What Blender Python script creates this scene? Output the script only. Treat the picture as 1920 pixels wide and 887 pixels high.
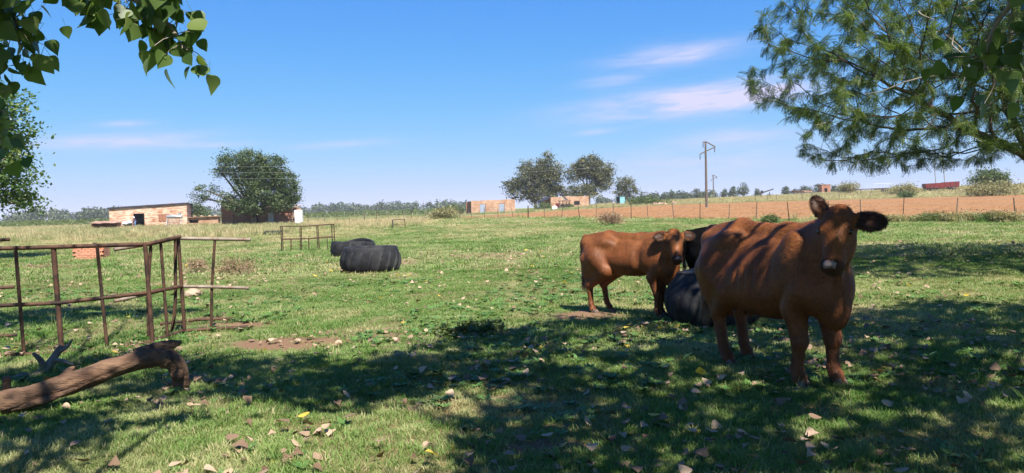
import bpy, bmesh, math, random
import numpy as np
from mathutils import Vector, Matrix, kdtree

for _o in list(bpy.data.objects):
    bpy.data.objects.remove(_o, do_unlink=True)
rng = np.random.default_rng(7)
random.seed(7)
R = math.radians
scene = bpy.context.scene
COL = scene.collection

# ------------------------------------------------------------------ camera
EYE = Vector((0.0, 0.0, 1.5))
FPX = 1371.0                 # focal length in photograph pixels (1920 wide)
PITCH = math.atan(53.5 / FPX)
ROLL = R(1.6)
cam_d = bpy.data.cameras.new('camera')
cam_d.sensor_width = 36.0
cam_d.lens = 36.0 * FPX / 1920.0
cam_d.clip_start = 0.05
cam_d.clip_end = 20000.0
cam = bpy.data.objects.new('camera', cam_d)
COL.objects.link(cam)
cam.matrix_world = (Matrix.Translation(EYE) @ Matrix.Rotation(R(90) - PITCH, 4, 'X') @ Matrix.Rotation(-ROLL, 4, 'Z'))
scene.camera = cam

# ------------------------------------------------------------------ light
SUN_EL, SUN_AZ = R(55.0), R(155.0)       # azimuth clockwise from +Y (the way the camera looks)
SUN_DIR = Vector((math.sin(SUN_AZ) * math.cos(SUN_EL), math.cos(SUN_AZ) * math.cos(SUN_EL), math.sin(SUN_EL)))
KX, KY = -SUN_DIR.x / SUN_DIR.z, -SUN_DIR.y / SUN_DIR.z    # shadow offset per metre of height
sun_d = bpy.data.lights.new('sun', 'SUN')
sun_d.energy = 5.0
sun_d.angle = R(0.53)
sun_d.color = (1.0, 0.95, 0.87)
sun = bpy.data.objects.new('sun', sun_d)
COL.objects.link(sun)
sun.rotation_euler = SUN_DIR.to_track_quat('Z', 'Y').to_euler()
sun.location = SUN_DIR * 60

scene.view_settings.view_transform = 'Standard'
scene.view_settings.look = 'None'
scene.view_settings.gamma = 1.0
scene.view_settings.use_curve_mapping = False
EXPO = 1.2
scene.view_settings.exposure = EXPO
scene.render.engine = 'CYCLES'
scene.cycles.max_bounces = 5
scene.cycles.diffuse_bounces = 3
scene.cycles.glossy_bounces = 2
scene.cycles.volume_bounces = 0
scene.cycles.transparent_max_bounces = 12
scene.cycles.use_denoising = True

def ray(px, py):
    """direction in the world of a photograph pixel (1920 x 887)"""
    d = Vector(((px - 960.0) / FPX, (443.5 - py) / FPX, -1.0))
    return (cam.matrix_world.to_3x3() @ d).normalized()

def pt(px, py, y):
    """world point seen at that pixel, y metres ahead of the camera"""
    d = ray(px, py)
    return EYE + d * (y / d.y)

# ------------------------------------------------------------------ node helpers
def nn(nt, t, **kw):
    n = nt.nodes.new(t)
    for k, v in kw.items():
        if k in n.inputs.keys():
            n.inputs[k].default_value = v
        else:
            setattr(n, k, v)
    return n

def math_n(nt, op, a, b=None, clamp=False):
    n = nt.nodes.new('ShaderNodeMath'); n.operation = op; n.use_clamp = clamp
    for i, s in enumerate((a, b)):
        if s is None: continue
        if isinstance(s, (int, float)): n.inputs[i].default_value = s
        else: nt.links.new(s, n.inputs[i])
    return n.outputs[0]

def mixc(nt, fac, a, b, mode='MIX'):
    n = nt.nodes.new('ShaderNodeMix'); n.data_type = 'RGBA'; n.blend_type = mode
    for s, i in ((fac, 0), (a, 6), (b, 7)):
        if isinstance(s, (int, float)): n.inputs[i].default_value = s
        elif isinstance(s, (tuple, list)): n.inputs[i].default_value = tuple(s) + ((1,) if len(s) == 3 else ())
        else: nt.links.new(s, n.inputs[i])
    return n.outputs[2]

def ramp(nt, fac, stops, interp='LINEAR'):
    n = nt.nodes.new('ShaderNodeValToRGB'); n.color_ramp.interpolation = interp
    el = n.color_ramp.elements
    while len(el) < len(stops): el.new(0.5)
    for e, (p, c) in zip(el, stops):
        e.position = p
        e.color = (c, c, c, 1) if isinstance(c, (int, float)) else tuple(c) + (1,)
    nt.links.new(fac, n.inputs[0])
    return n.outputs[0]

# ------------------------------------------------------------------ sky
world = bpy.data.worlds.new('World')
scene.world = world
world.use_nodes = True
wt = world.node_tree
wt.nodes.clear()
wo = wt.nodes.new('ShaderNodeOutputWorld')
bg = wt.nodes.new('ShaderNodeBackground')
bg.inputs['Strength'].default_value = 0.11
sky = wt.nodes.new('ShaderNodeTexSky')
sky.sky_type = 'NISHITA'
sky.sun_disc = False
sky.sun_elevation = SUN_EL
sky.sun_rotation = SUN_AZ
sky.altitude = 1400.0
sky.air_density = 0.6
sky.dust_density = 0.0
sky.ozone_density = 3.0
# film response of the sky: each channel compressed on its own so blue stays deep and the horizon pale
KE = 1.0 / (2 ** EXPO)
hsat = nn(wt, 'ShaderNodeHueSaturation', Saturation=1.2)
wt.links.new(sky.outputs[0], hsat.inputs['Color'])
sepc = wt.nodes.new('ShaderNodeSeparateColor'); comc = wt.nodes.new('ShaderNodeCombineColor')
wt.links.new(hsat.outputs[0], sepc.inputs[0])
for i_, (a_, k_) in enumerate(((.75, 3.0), (.73, 4.6), (1.0, 7.0))):
    v_ = math_n(wt, 'POWER', 2.71828, math_n(wt, 'MULTIPLY', sepc.outputs[i_], -.11 * k_))
    wt.links.new(math_n(wt, 'MULTIPLY', math_n(wt, 'SUBTRACT', 1.0, v_), a_ * KE / .11), comc.inputs[i_])
tcw = wt.nodes.new('ShaderNodeTexCoord')
sp = wt.nodes.new('ShaderNodeSeparateXYZ')
wt.links.new(tcw.outputs['Generated'], sp.inputs[0])
az = math_n(wt, 'ARCTAN2', sp.outputs[0], sp.outputs[1])
el_ = math_n(wt, 'ARCSINE', sp.outputs[2])
cmb = wt.nodes.new('ShaderNodeCombineXYZ')
tilt = math_n(wt, 'ADD', math_n(wt, 'MULTIPLY', az, -0.03), el_)
wt.links.new(math_n(wt, 'MULTIPLY', az, 9.0), cmb.inputs[0])
wt.links.new(math_n(wt, 'MULTIPLY', tilt, 62.0), cmb.inputs[1])
nz = nn(wt, 'ShaderNodeTexNoise', Scale=1.0, Detail=7.0, Roughness=0.62, Distortion=0.35)
wt.links.new(cmb.outputs[0], nz.inputs['Vector'])
streak = ramp(wt, nz.outputs[0], [(0.34, 0.0), (0.72, 1.0)])
# wisps: (px, py, half width px, half height px, strength)
WISPS = [(1270, 193, 190, 26, 1.0), (1400, 176, 120, 22, .75), (1268, 104, 120, 22, .62), (1150, 152, 62, 11, .42), (228, 264, 165, 17, .62),
         (640, 271, 110, 8, .30), (1340, 296, 190, 34, .42), (1118, 247, 38, 5, .40), (240, 232, 60, 6, .35), (400, 272, 80, 7, .3), (1370, 255, 110, 18, .35)]
tot = None
for (cx, cy, hw, hh, s) in WISPS:
    d = ray(cx, cy)
    a0, e0 = math.atan2(d.x, d.y), math.asin(d.z)
    t1 = ray(cx + hw, cy); t2 = ray(cx, cy - hh)
    aw = abs(math.atan2(t1.x, t1.y) - a0); eh = abs(math.asin(t2.z) - e0)
    du = math_n(wt, 'MULTIPLY', math_n(wt, 'SUBTRACT', az, a0), 1 / aw)
    dv = math_n(wt, 'MULTIPLY', math_n(wt, 'SUBTRACT', math_n(wt, 'SUBTRACT', el_, e0), math_n(wt, 'MULTIPLY', math_n(wt, 'SUBTRACT', az, a0), 0.06)), 1 / eh)
    r2 = math_n(wt, 'ADD', math_n(wt, 'MULTIPLY', du, du), math_n(wt, 'MULTIPLY', dv, dv))
    g = math_n(wt, 'MULTIPLY', math_n(wt, 'POWER', 2.718, math_n(wt, 'MULTIPLY', r2, -1.1)), s)
    tot = g if tot is None else math_n(wt, 'ADD', tot, g)
cl = math_n(wt, 'MULTIPLY', math_n(wt, 'MULTIPLY', tot, math_n(wt, 'ADD', math_n(wt, 'MULTIPLY', streak, 1.5), 0.3)), 1.0, True)
cloudy = mixc(wt, cl, comc.outputs[0], (6.7 * KE, 6.75 * KE, 9.3 * KE))
wt.links.new(cloudy, bg.inputs['Color'])
wt.links.new(bg.outputs[0], wo.inputs[0])

# ------------------------------------------------------------------ object helpers
def tag(o, label=None, cat=None, group=None, kind=None):
    if label: o['label'] = label
    if cat: o['category'] = cat
    if group: o['group'] = group
    if kind: o['kind'] = kind
    return o

def empty(name, loc, rz=0.0, label=None, cat=None, group=None):
    o = bpy.data.objects.new(name, None)
    o.empty_display_size = 0.2
    COL.objects.link(o)
    o.location = loc
    o.rotation_euler = (0, 0, rz)
    return tag(o, label, cat, group)

def np_mesh(name, V, F, attrs=None, smooth=False):
    """mesh from arrays; F is an (n,3) or (n,4) array"""
    V = np.asarray(V, dtype=np.float32); F = np.asarray(F, dtype=np.int32)
    me = bpy.data.meshes.new(name)
    n, k = F.shape
    me.vertices.add(len(V)); me.vertices.foreach_set('co', V.ravel())
    me.loops.add(n * k); me.loops.foreach_set('vertex_index', F.ravel())
    me.polygons.add(n); me.polygons.foreach_set('loop_start', np.arange(0, n * k, k, dtype=np.int32))
    if smooth: me.polygons.foreach_set('use_smooth', np.ones(n, dtype=bool))
    for an, arr in (attrs or {}).items():
        arr = np.asarray(arr, dtype=np.float32)
        if arr.ndim == 1:
            a = me.attributes.new(an, 'FLOAT', 'POINT'); a.data.foreach_set('value', arr)
        else:
            a = me.attributes.new(an, 'FLOAT_VECTOR', 'POINT'); a.data.foreach_set('vector', arr.ravel())
    me.update(calc_edges=True)
    me.validate()
    return me

def link(name, me, material, parent=None):
    o = bpy.data.objects.new(name, me)
    COL.objects.link(o)
    if material is not None and not me.materials:
        me.materials.append(material)
    if parent is not None: o.parent = parent
    return o

class MB:
    """collects shapes; build() links them as one mesh object"""
    def __init__(s): s.v, s.f, s.sm = [], [], []
    def add(s, vs, fs, smooth=False):
        b = len(s.v); s.v += [tuple(v) for v in vs]; s.f += [tuple(i + b for i in f) for f in fs]; s.sm += [smooth] * len(fs); return s
    def hexa(s, p):          # 8 corners: bottom four counter-clockwise, top four
        return s.add(p, [(3, 2, 1, 0), (4, 5, 6, 7), (0, 1, 5, 4), (1, 2, 6, 5), (2, 3, 7, 6), (3, 0, 4, 7)])
    def box(s, c, d, rz=0.0, ry=0.0, rx=0.0):
        m = Matrix.Rotation(rz, 3, 'Z') @ Matrix.Rotation(ry, 3, 'Y') @ Matrix.Rotation(rx, 3, 'X')
        c = Vector(c); h = [x / 2 for x in d]
        P = [c + m @ Vector((sx * h[0], sy * h[1], sz * h[2])) for sz in (-1, 1) for sx, sy in ((-1, -1), (1, -1), (1, 1), (-1, 1))]
        return s.hexa(P)
    def tube(s, path, rad, n=8, cap=True, jitter=0.0):
        path = [Vector(p) for p in path]
        if isinstance(rad, (int, float)): rad = [rad] * len(path)
        rings = []; ref = None
        for i, p in enumerate(path):
            t = (path[min(i + 1, len(path) - 1)] - path[max(i - 1, 0)])
            t = t.normalized() if t.length > 1e-9 else Vector((0, 0, 1))
            if ref is None: ref = Vector((1, 0, 0)) if abs(t.x) < .8 else Vector((0, 1, 0))
            u = (ref - t * ref.dot(t)); u.normalize(); w = t.cross(u); ref = u
            rings.append([p + (u * math.cos(2 * math.pi * k / n) + w * math.sin(2 * math.pi * k / n)) * rad[i] * (1 + (random.uniform(-jitter, jitter) if jitter else 0)) for k in range(n)])
        vs = [v for r in rings for v in r]; fs = []
        for i in range(len(path) - 1):
            for k in range(n):
                a, b = i * n + k, i * n + (k + 1) % n
                fs.append((a, b, b + n, a + n))
        s.add(vs, fs, True)
        if cap:
            s.add(rings[0], [tuple(range(n - 1, -1, -1))]); s.add(rings[-1], [tuple(range(n))])
        return s
    def lathe(s, prof, c=(0, 0, 0), n=24, fn=None, close=False):
        """prof: (radius, z) list; revolved about z"""
        vs = []; m = len(prof)
        for k in range(n):
            a = 2 * math.pi * k / n
            for (r, z) in prof:
                x, y, zz = r * math.cos(a), r * math.sin(a), z
                if fn: x, y, zz = fn(x, y, zz, a)
                vs.append((c[0] + x, c[1] + y, c[2] + zz))
        fs = []
        for k in range(n):
            for i in range(m - (0 if close else 1)):
                a, b = k * m + i, ((k + 1) % n) * m + i
                a2, b2 = k * m + (i + 1) % m, ((k + 1) % n) * m + (i + 1) % m
                fs.append((a, b, b2, a2))
        return s.add(vs, fs, True)
    def ball(s, c, r, n=12, m=8, fn=None):
        vs, fs = [], []
        for j in range(m + 1):
            t = math.pi * j / m
            for k in range(n):
                a = 2 * math.pi * k / n
                q = Vector((math.sin(t) * math.cos(a), math.sin(t) * math.sin(a), math.cos(t)))
                if fn: q = q * fn(q)
                vs.append((c[0] + q.x * r[0], c[1] + q.y * r[1], c[2] + q.z * r[2]))
        for j in range(m):
            for k in range(n):
                a, b = j * n + k, j * n + (k + 1) % n
                fs.append((a, a + n, b + n, b))
        return s.add(vs, fs, True)
    def build(s, name, material, parent=None, bevel=0.0):
        me = bpy.data.meshes.new(name)
        me.from_pydata(s.v, [], s.f)
        me.polygons.foreach_set('use_smooth', s.sm)
        me.validate(); me.update()
        o = link(name, me, material, parent)
        if bevel:
            b = o.modifiers.new('bevel', 'BEVEL'); b.width = bevel; b.segments = 2; b.limit_method = 'ANGLE'
        return o

# smooth value noise for layout decisions
def _hash(ix, iy, seed):
    h = (ix.astype(np.int64) * 374761393 + iy.astype(np.int64) * 668265263 + seed * 974711) & 0x7fffffff
    h = ((h ^ (h >> 13)) * 1274126177) & 0x7fffffff
    return ((h ^ (h >> 16)) & 0xffff) / 65535.0

def vnoise(x, y, seed=0):
    x = np.asarray(x, float); y = np.asarray(y, float)
    ix, iy = np.floor(x), np.floor(y); fx, fy = x - ix, y - iy
    fx = fx * fx * (3 - 2 * fx); fy = fy * fy * (3 - 2 * fy)
    a, b = _hash(ix, iy, seed), _hash(ix + 1, iy, seed)
    c, d = _hash(ix, iy + 1, seed), _hash(ix + 1, iy + 1, seed)
    return (a * (1 - fx) + b * fx) * (1 - fy) + (c * (1 - fx) + d * fx) * fy

def fbm(x, y, seed=0, octv=4):
    s, a, t = 0.0, 0.5, 0.0
    for i in range(octv):
        s = s + a * vnoise(np.asarray(x) * 2 ** i, np.asarray(y) * 2 ** i, seed + i * 17); t += a; a *= .5
    return s / t

def sstep(e0, e1, x):
    t = np.clip((np.asarray(x, float) - e0) / (e1 - e0), 0, 1)
    return t * t * (3 - 2 * t)

# ------------------------------------------------------------------ materials
def new_mat(name):
    m = bpy.data.materials.new(name); m.use_nodes = True
    nt = m.node_tree; nt.nodes.clear()
    out = nt.nodes.new('ShaderNodeOutputMaterial')
    b = nt.nodes.new('ShaderNodeBsdfPrincipled')
    nt.links.new(b.outputs[0], out.inputs[0])
    b.inputs['Specular IOR Level'].default_value = 0.3
    return m, nt, b, out

def coords(nt, kind='Object', scale=(1, 1, 1)):
    t = nt.nodes.new('ShaderNodeTexCoord'); mp = nt.nodes.new('ShaderNodeMapping')
    mp.inputs['Scale'].default_value = scale
    nt.links.new(t.outputs[kind], mp.inputs[0])
    return mp.outputs[0]

def noise(nt, vec, scale, detail=4, rough=.55, dist=0.0):
    n = nn(nt, 'ShaderNodeTexNoise', Scale=scale, Detail=detail, Roughness=rough, Distortion=dist)
    nt.links.new(vec, n.inputs['Vector'])
    return n.outputs[0]

def bump(nt, b, h, strength=.3, dist=.01):
    bn = nn(nt, 'ShaderNodeBump', Strength=strength, Distance=dist)
    nt.links.new(h, bn.inputs['Height']); nt.links.new(bn.outputs[0], b.inputs['Normal'])

def mat_two(name, c1, c2, scale=4.0, rough=.8, bmp=0.0, bscale=40.0, bdist=.01, metallic=0.0, stretch=(1, 1, 1), lo=.35, hi=.65, kind='Object', c3=None, s3=1.0, spec=.3):
    m, nt, b, out = new_mat(name)
    v = coords(nt, kind, stretch)
    c = mixc(nt, ramp(nt, noise(nt, v, scale, 6, .6), [(lo, 0.0), (hi, 1.0)]), c1, c2)
    if c3: c = mixc(nt, ramp(nt, noise(nt, v, s3, 5, .65, .4), [(.5, 0.0), (.62, 1.0)]), c, c3)
    nt.links.new(c, b.inputs['Base Color'])
    b.inputs['Roughness'].default_value = rough
    b.inputs['Metallic'].default_value = metallic
    b.inputs['Specular IOR Level'].default_value = spec
    if bmp: bump(nt, b, noise(nt, v, bscale, 6, .6), bmp, bdist)
    return m

def mat_leaf(name, c1, c2, c3=None, trans=.35, rough=.5, attr='tint', atype='GEOMETRY', spec=.35):
    """foliage: colour from a 0..1 tint carried by each leaf, some light passing through"""
    m, nt, b, out = new_mat(name)
    a = nt.nodes.new('ShaderNodeAttribute'); a.attribute_name = attr; a.attribute_type = atype
    stops = [(0.0, c1), (0.8 if c3 else 1.0, c2)] + ([(1.0, c3)] if c3 else [])
    c = ramp(nt, a.outputs['Fac'], stops)
    nt.links.new(c, b.inputs['Base Color'])
    b.inputs['Roughness'].default_value = rough
    b.inputs['Specular IOR Level'].default_value = spec
    tr = nt.nodes.new('ShaderNodeBsdfTranslucent')
    tc = mixc(nt, 1.0, c, (1.25, 1.3, .55), 'MULTIPLY')
    nt.links.new(tc, tr.inputs[0])
    mx = nt.nodes.new('ShaderNodeMixShader'); mx.inputs[0].default_value = trans
    nt.links.new(b.outputs[0], mx.inputs[1]); nt.links.new(tr.outputs[0], mx.inputs[2]); nt.links.new(mx.outputs[0], out.inputs[0])
    return m

M = {}
M['rust'] = mat_two('rusty_steel', (.060, .030, .019), (.115, .060, .036), 9, .75, .5, 70, .002, .25, c3=(.032, .020, .016), s3=5)
M['bark'] = mat_two('bark', (.075, .052, .036), (.15, .105, .07), 6, .9, .8, 22, .02, stretch=(1, 1, .25))
M['log'] = mat_two('dead_wood', (.085, .045, .026), (.18, .105, .06), 6, .85, 1.0, 9, .05, stretch=(.22, 1.8, 1.8), c3=(.045, .028, .02), s3=4)
M['grey_wood'] = mat_two('weathered_wood', (.11, .088, .068), (.21, .175, .14), 9, .85, .6, 30, .01)
M['rubber'] = mat_two('tyre_rubber', (.009, .009, .011), (.024, .024, .026), 5, .75, .35, 40, .004, c3=(.034, .033, .033), s3=2.2, spec=.22)
M['pole_wood'] = mat_two('pole_timber', (.085, .068, .052), (.15, .12, .092), 6, .85, .4, 30, .01, stretch=(1, 1, .2))
M['wire'] = mat_two('dull_wire', (.30, .31, .32), (.36, .37, .38), 4, .9, spec=.05)
M['galv'] = mat_two('galvanised', (.34, .35, .36), (.5, .51, .52), 8, .45, metallic=.6)
M['dark_metal'] = mat_two('dark_metal', (.03, .03, .035), (.07, .065, .06), 10, .6, metallic=.4)
M['white'] = mat_two('white_paint', (.55, .54, .51), (.66, .65, .62), 4, .5)
M['dark'] = mat_two('dark_inside', (.012, .011, .01), (.02, .018, .016), 4, .95)  # near-black colour standing in for the shade inside the houses
M['stone'] = mat_two('pale_stone', (.30, .21, .14), (.40, .30, .21), 6, .9, .5, 20, .01)
# ------------------------------------------------------------------ terrain
def _interp(t, pts): return np.interp(t, [p[0] for p in pts], [p[1] for p in pts])
R1 = [(-.9, 0), (-.3, 0), (-.12, .15), (0, .5), (.08, .85), (.17, 1.1), (.32, 1.3), (.54, 1.25), (.9, 1.3)]
R2 = [(-.9, 0), (0, 0), (.1, .5), (.2, .9), (.35, 1.2), (.5, 1.9), (.6, 2.3), (.9, 2.5)]

def ground_z(x, y):
    x = np.asarray(x, float); y = np.asarray(y, float)
    yy = np.maximum(y, 1.0)
    t = np.clip(x / yy, -2, 2)
    z = _interp(t, R1) * sstep(48, 145, y) + _interp(t, R2) * sstep(142, 185, y)
    r = np.sqrt(x * x + y * y)
    near = 1 - sstep(25, 60, r)
    z = z + near * ((fbm(x * .9, y * .9, 5, 3) - .5) * .07 + (fbm(x * 4, y * 4, 9, 2) - .5) * .025)
    return z

def gz(x, y): return float(ground_z(np.array([x]), np.array([y]))[0])
def on_ground(px, y):
    """ground point in the direction of photograph column px, y metres ahead"""
    d = ray(px, 443.5 - 53.5)
    x = d.x / d.y * y
    # the roll shifts the column a little with height: solve once more at the ground
    for _ in range(3):
        z = gz(x, y)
        v = Vector((x, y, z)) - EYE
        c = cam.matrix_world.to_3x3().inverted() @ v
        ppx = 960 + FPX * c.x / -c.z
        x += (px - ppx) / FPX * y
    return Vector((x, y, gz(x, y)))

def hit(px, py):
    """where the ray through a photograph pixel meets near, level ground"""
    d = ray(px, py)
    t = -EYE.z / d.z
    p = EYE + d * t
    return Vector((p.x, p.y, gz(p.x, p.y)))

def sd_seg_side(x, y):      # signed distance to the fence line of the ploughed field (positive beyond it)
    ax, ay, bx, by = 24.3, 45.0, -8.7, 108.0
    dx, dy = bx - ax, by - ay; L = math.hypot(dx, dy)
    return ((x - ax) * dy - (y - ay) * dx) / L

def field_mask(x, y):
    s = sd_seg_side(x, y)
    return sstep(2.0, 3.2, s) * (1 - sstep(137, 139, y + (fbm(x * .1, x * .0 + 3, 2, 2) - .5) * 6)) * sstep(-22, -14, x)

# bare, trodden earth: photograph column/row of each patch, half sizes in metres, weight
BARE = [(545, 645, .95, .50, 1.0), (430, 612, .9, .45, .9), (400, 598, .7, .35, .8), (1105, 592, .62, .42, 1.25), (1012, 645, .28, .16, .8), (1010, 838, .35, .20, 1.2), (1500, 765, .55, .3, .7),
        (1660, 700, .6, .35, .6), (620, 868, .3, .25, .7), (170, 486, 1.2, .8, .8), (230, 476, 1.6, .9, .9), (80, 500, 2.2, 1.0, .8), (690, 512, .7, .5, .8), (1000, 540, 1.5, .6, .5), (1070, 545, 1.4, .5, .7),
        (560, 740, .5, .3, .6), (980, 505, 1.8, 1.2, .35), (300, 612, .9, .4, .8), (200, 615, 1.0, .3, .6), (1640, 398, 4, 3, .3), (60, 690, .4, .3, .6), (590, 800, .45, .35, .75), (1230, 545, .8, .4, .5)]
BARE_W = [(hit(a, b).x, hit(a, b).y, c, d, w) for a, b, c, d, w in BARE] if False else None

def bare_mask(x, y):
    global BARE_W
    if BARE_W is None:
        BARE_W = []
        for a, b, c, d, w in BARE:
            dd = ray(a, b); t = -EYE.z / dd.z
            BARE_W.append((EYE.x + dd.x * t, EYE.y + dd.y * t, c, d, w))
    n = fbm(x * 2.2, y * 2.2, 31, 4)
    m = np.zeros_like(np.asarray(x, float))
    for cx, cy, rx, ry, w in BARE_W:
        q = ((x - cx) / rx) ** 2 + ((y - cy) / ry) ** 2
        m = np.maximum(m, w * np.exp(-q * .9) * (.5 + n))
    base = sstep(.60, .74, fbm(x * .55 + 4, y * .55, 77, 5)) * .55
    return np.clip(np.maximum(sstep(.32, .85, m), base), 0, 1)

def dry_mask(x, y):
    """0 fresh green .. 1 straw"""
    far = sstep(16, 70, y)
    n = fbm(x * .35, y * .22, 13, 5)
    d = sstep(.44, .68, n) * (.24 + .32 * far) + .08 * far + sstep(.56, .72, fbm(x * 1.6, y * 1.1, 19, 4)) * .42
    t = np.asarray(x, float) / np.maximum(y, 1)
    straw = sstep(62, 80, y) * (1 - sstep(118, 124, y)) * sstep(-.31, -.27, t) * (1 - sstep(-.12, -.08, t))   # the pale strip of tall grass behind the tyres
    rise = sstep(139, 143, y) * sstep(.05, .14, t)
    far_tan = sstep(235, 245, y) * (1 - sstep(380, 420, y)) * (1 - sstep(-.04, 0, t))
    near_tan = sstep(28, 46, y) * (1 - sstep(-.33, -.25, t)) * .35
    return np.clip(np.maximum.reduce([d, straw * .92, rise * .72, far_tan * 1.0, d + near_tan]), 0, 1)

# polar sheet around the camera, fine inside the view, reaching the horizon
def polar_angles():
    a = list(np.linspace(-52, 52, 420)) + list(np.linspace(52, 308, 70))[1:-1]
    return np.radians(np.array(a))
ANG = polar_angles()
RAD = np.concatenate([np.geomspace(.6, 3.0, 10)[:-1], np.geomspace(3.0, 60, 190)[:-1], np.geomspace(60, 420, 75)[:-1], np.geomspace(420, 2500, 18)])
rr, aa = np.meshgrid(RAD, ANG, indexing='ij')
gx, gy = rr * np.sin(aa), rr * np.cos(aa)
gzv = ground_z(gx, gy)
NA, NR = len(ANG), len(RAD)
V = np.stack([gx.ravel(), gy.ravel(), gzv.ravel()], 1)
V = np.concatenate([V, [[0, 0, float(gzv[0].mean())]]])
idx = np.arange(NR * NA).reshape(NR, NA)
q = np.stack([idx[:-1, :], np.roll(idx, -1, 1)[:-1, :], np.roll(idx, -1, 1)[1:, :], idx[1:, :]], -1).reshape(-1, 4)[:, ::-1]
cen = len(V) - 1
capf = np.stack([idx[0], np.full(NA, cen), np.roll(idx[0], -1), np.roll(idx[0], -1)], 1)
bare_v = bare_mask(V[:, 0], V[:, 1]) * (1 - sstep(30, 60, np.hypot(V[:, 0], V[:, 1])))
dry_v = dry_mask(V[:, 0], V[:, 1])
me = np_mesh('ground', V, q, {'bare': bare_v, 'dry': dry_v}, True)

def ground_mat():
    m, nt, b, out = new_mat('pasture_ground')
    v = coords(nt, 'Object')
    def at(n):
        a = nt.nodes.new('ShaderNodeAttribute'); a.attribute_name = n; return a.outputs['Fac']
    n1 = noise(nt, v, .8, 6, .6); n2 = noise(nt, v, 9, 6, .65); n3 = noise(nt, v, 60, 4, .6); n4 = noise(nt, v, .12, 5, .6)
    green = mixc(nt, ramp(nt, n2, [(.35, 0.0), (.65, 1.0)]), (.075, .120, .032), (.150, .200, .065))
    green = mixc(nt, ramp(nt, n4, [(.4, 0.0), (.62, .6)]), green, (.20, .195, .085))
    straw = mixc(nt, n2, (.28, .22, .11), (.42, .35, .19))
    earth = mixc(nt, ramp(nt, n3, [(.3, 0.0), (.7, 1.0)]), (.14, .075, .042), (.25, .155, .095))
    dryf = math_n(nt, 'ADD', at('dry'), math_n(nt, 'MULTIPLY', math_n(nt, 'SUBTRACT', n1, .5), .5), True)
    c = mixc(nt, math_n(nt, 'MULTIPLY', dryf, .9), green, straw)
    bf = math_n(nt, 'ADD', at('bare'), math_n(nt, 'MULTIPLY', math_n(nt, 'SUBTRACT', n2, .5), .7), True)
    bf = math_n(nt, 'MULTIPLY', bf, math_n(nt, 'GREATER_THAN', at('bare'), .02))
    c = mixc(nt, bf, c, earth)
    nt.links.new(c, b.inputs['Base Color']); b.inputs['Roughness'].default_value = .95; b.inputs['Specular IOR Level'].default_value = .1
    bump(nt, b, math_n(nt, 'ADD', n3, math_n(nt, 'MULTIPLY', n2, 2.0)), .7, .03)
    return m
M['ground'] = ground_mat()
ground = link('ground', me, M['ground']); tag(ground, 'wide pasture ground of short green and dry grass', 'ground', kind='structure')

# ploughed red field: a furrowed sheet just above the pasture
def field_sheet():
    ax, ay, bx, by = 24.3, 45.0, -8.7, 108.0
    dx, dy = bx - ax, by - ay; L = math.hypot(dx, dy); ux, uy = dx / L, dy / L; nx, ny = uy, -ux
    if nx * 1 + ny * 1 < 0: nx, ny = -nx, -ny
    S = np.linspace(-52, L + 10, 170); W = np.concatenate([np.linspace(2.2, 40, 95), np.linspace(40, 150, 60)[1:]])
    s, w = np.meshgrid(S, W, indexing='ij')
    x = ax + ux * s + nx * w; y = ay + uy * s + ny * w
    far = 139 + (fbm(x * .1, x * 0 + 3, 2, 2) - .5) * 5
    keep = (y < far) & (x > -18) & (y > 6)
    z = ground_z(x, y) + .07 + (fbm(x * 1.3, y * 1.3, 3, 3) - .5) * .10 + .03 * np.sin(w * 5.2)
    edge = (np.abs(W - W[0]) < .01)
    z[:, 0] = ground_z(x[:, 0], y[:, 0]) + .004
    V = np.stack([x.ravel(), y.ravel(), z.ravel()], 1)
    n, k = s.shape; idx = np.arange(n * k).reshape(n, k)
    q = np.stack([idx[:-1, :-1], idx[1:, :-1], idx[1:, 1:], idx[:-1, 1:]], -1).reshape(-1, 4)
    ok = keep.ravel()[q].all(1); q = q[ok]
    a, b, c = V[q[0, 0]], V[q[0, 1]], V[q[0, 2]]
    if np.cross(b - a, c - a)[2] < 0: q = q[:, ::-1]
    return np_mesh('ploughed_field', V, q, None, False)
M['soil'] = mat_two('red_soil', (.17, .078, .031), (.35, .190, .088), 2.6, .95, 1.0, 4, .20, c3=(.29, .158, .072), s3=.22, spec=.05)
fld = link('ploughed_field', field_sheet(), M['soil']); tag(fld, 'ploughed red soil field beyond the wire fence', 'field', kind='structure')

# ------------------------------------------------------------------ grass
HID = bpy.data.collections.new('grass_sources')    # instance sources, never linked to the scene

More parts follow.
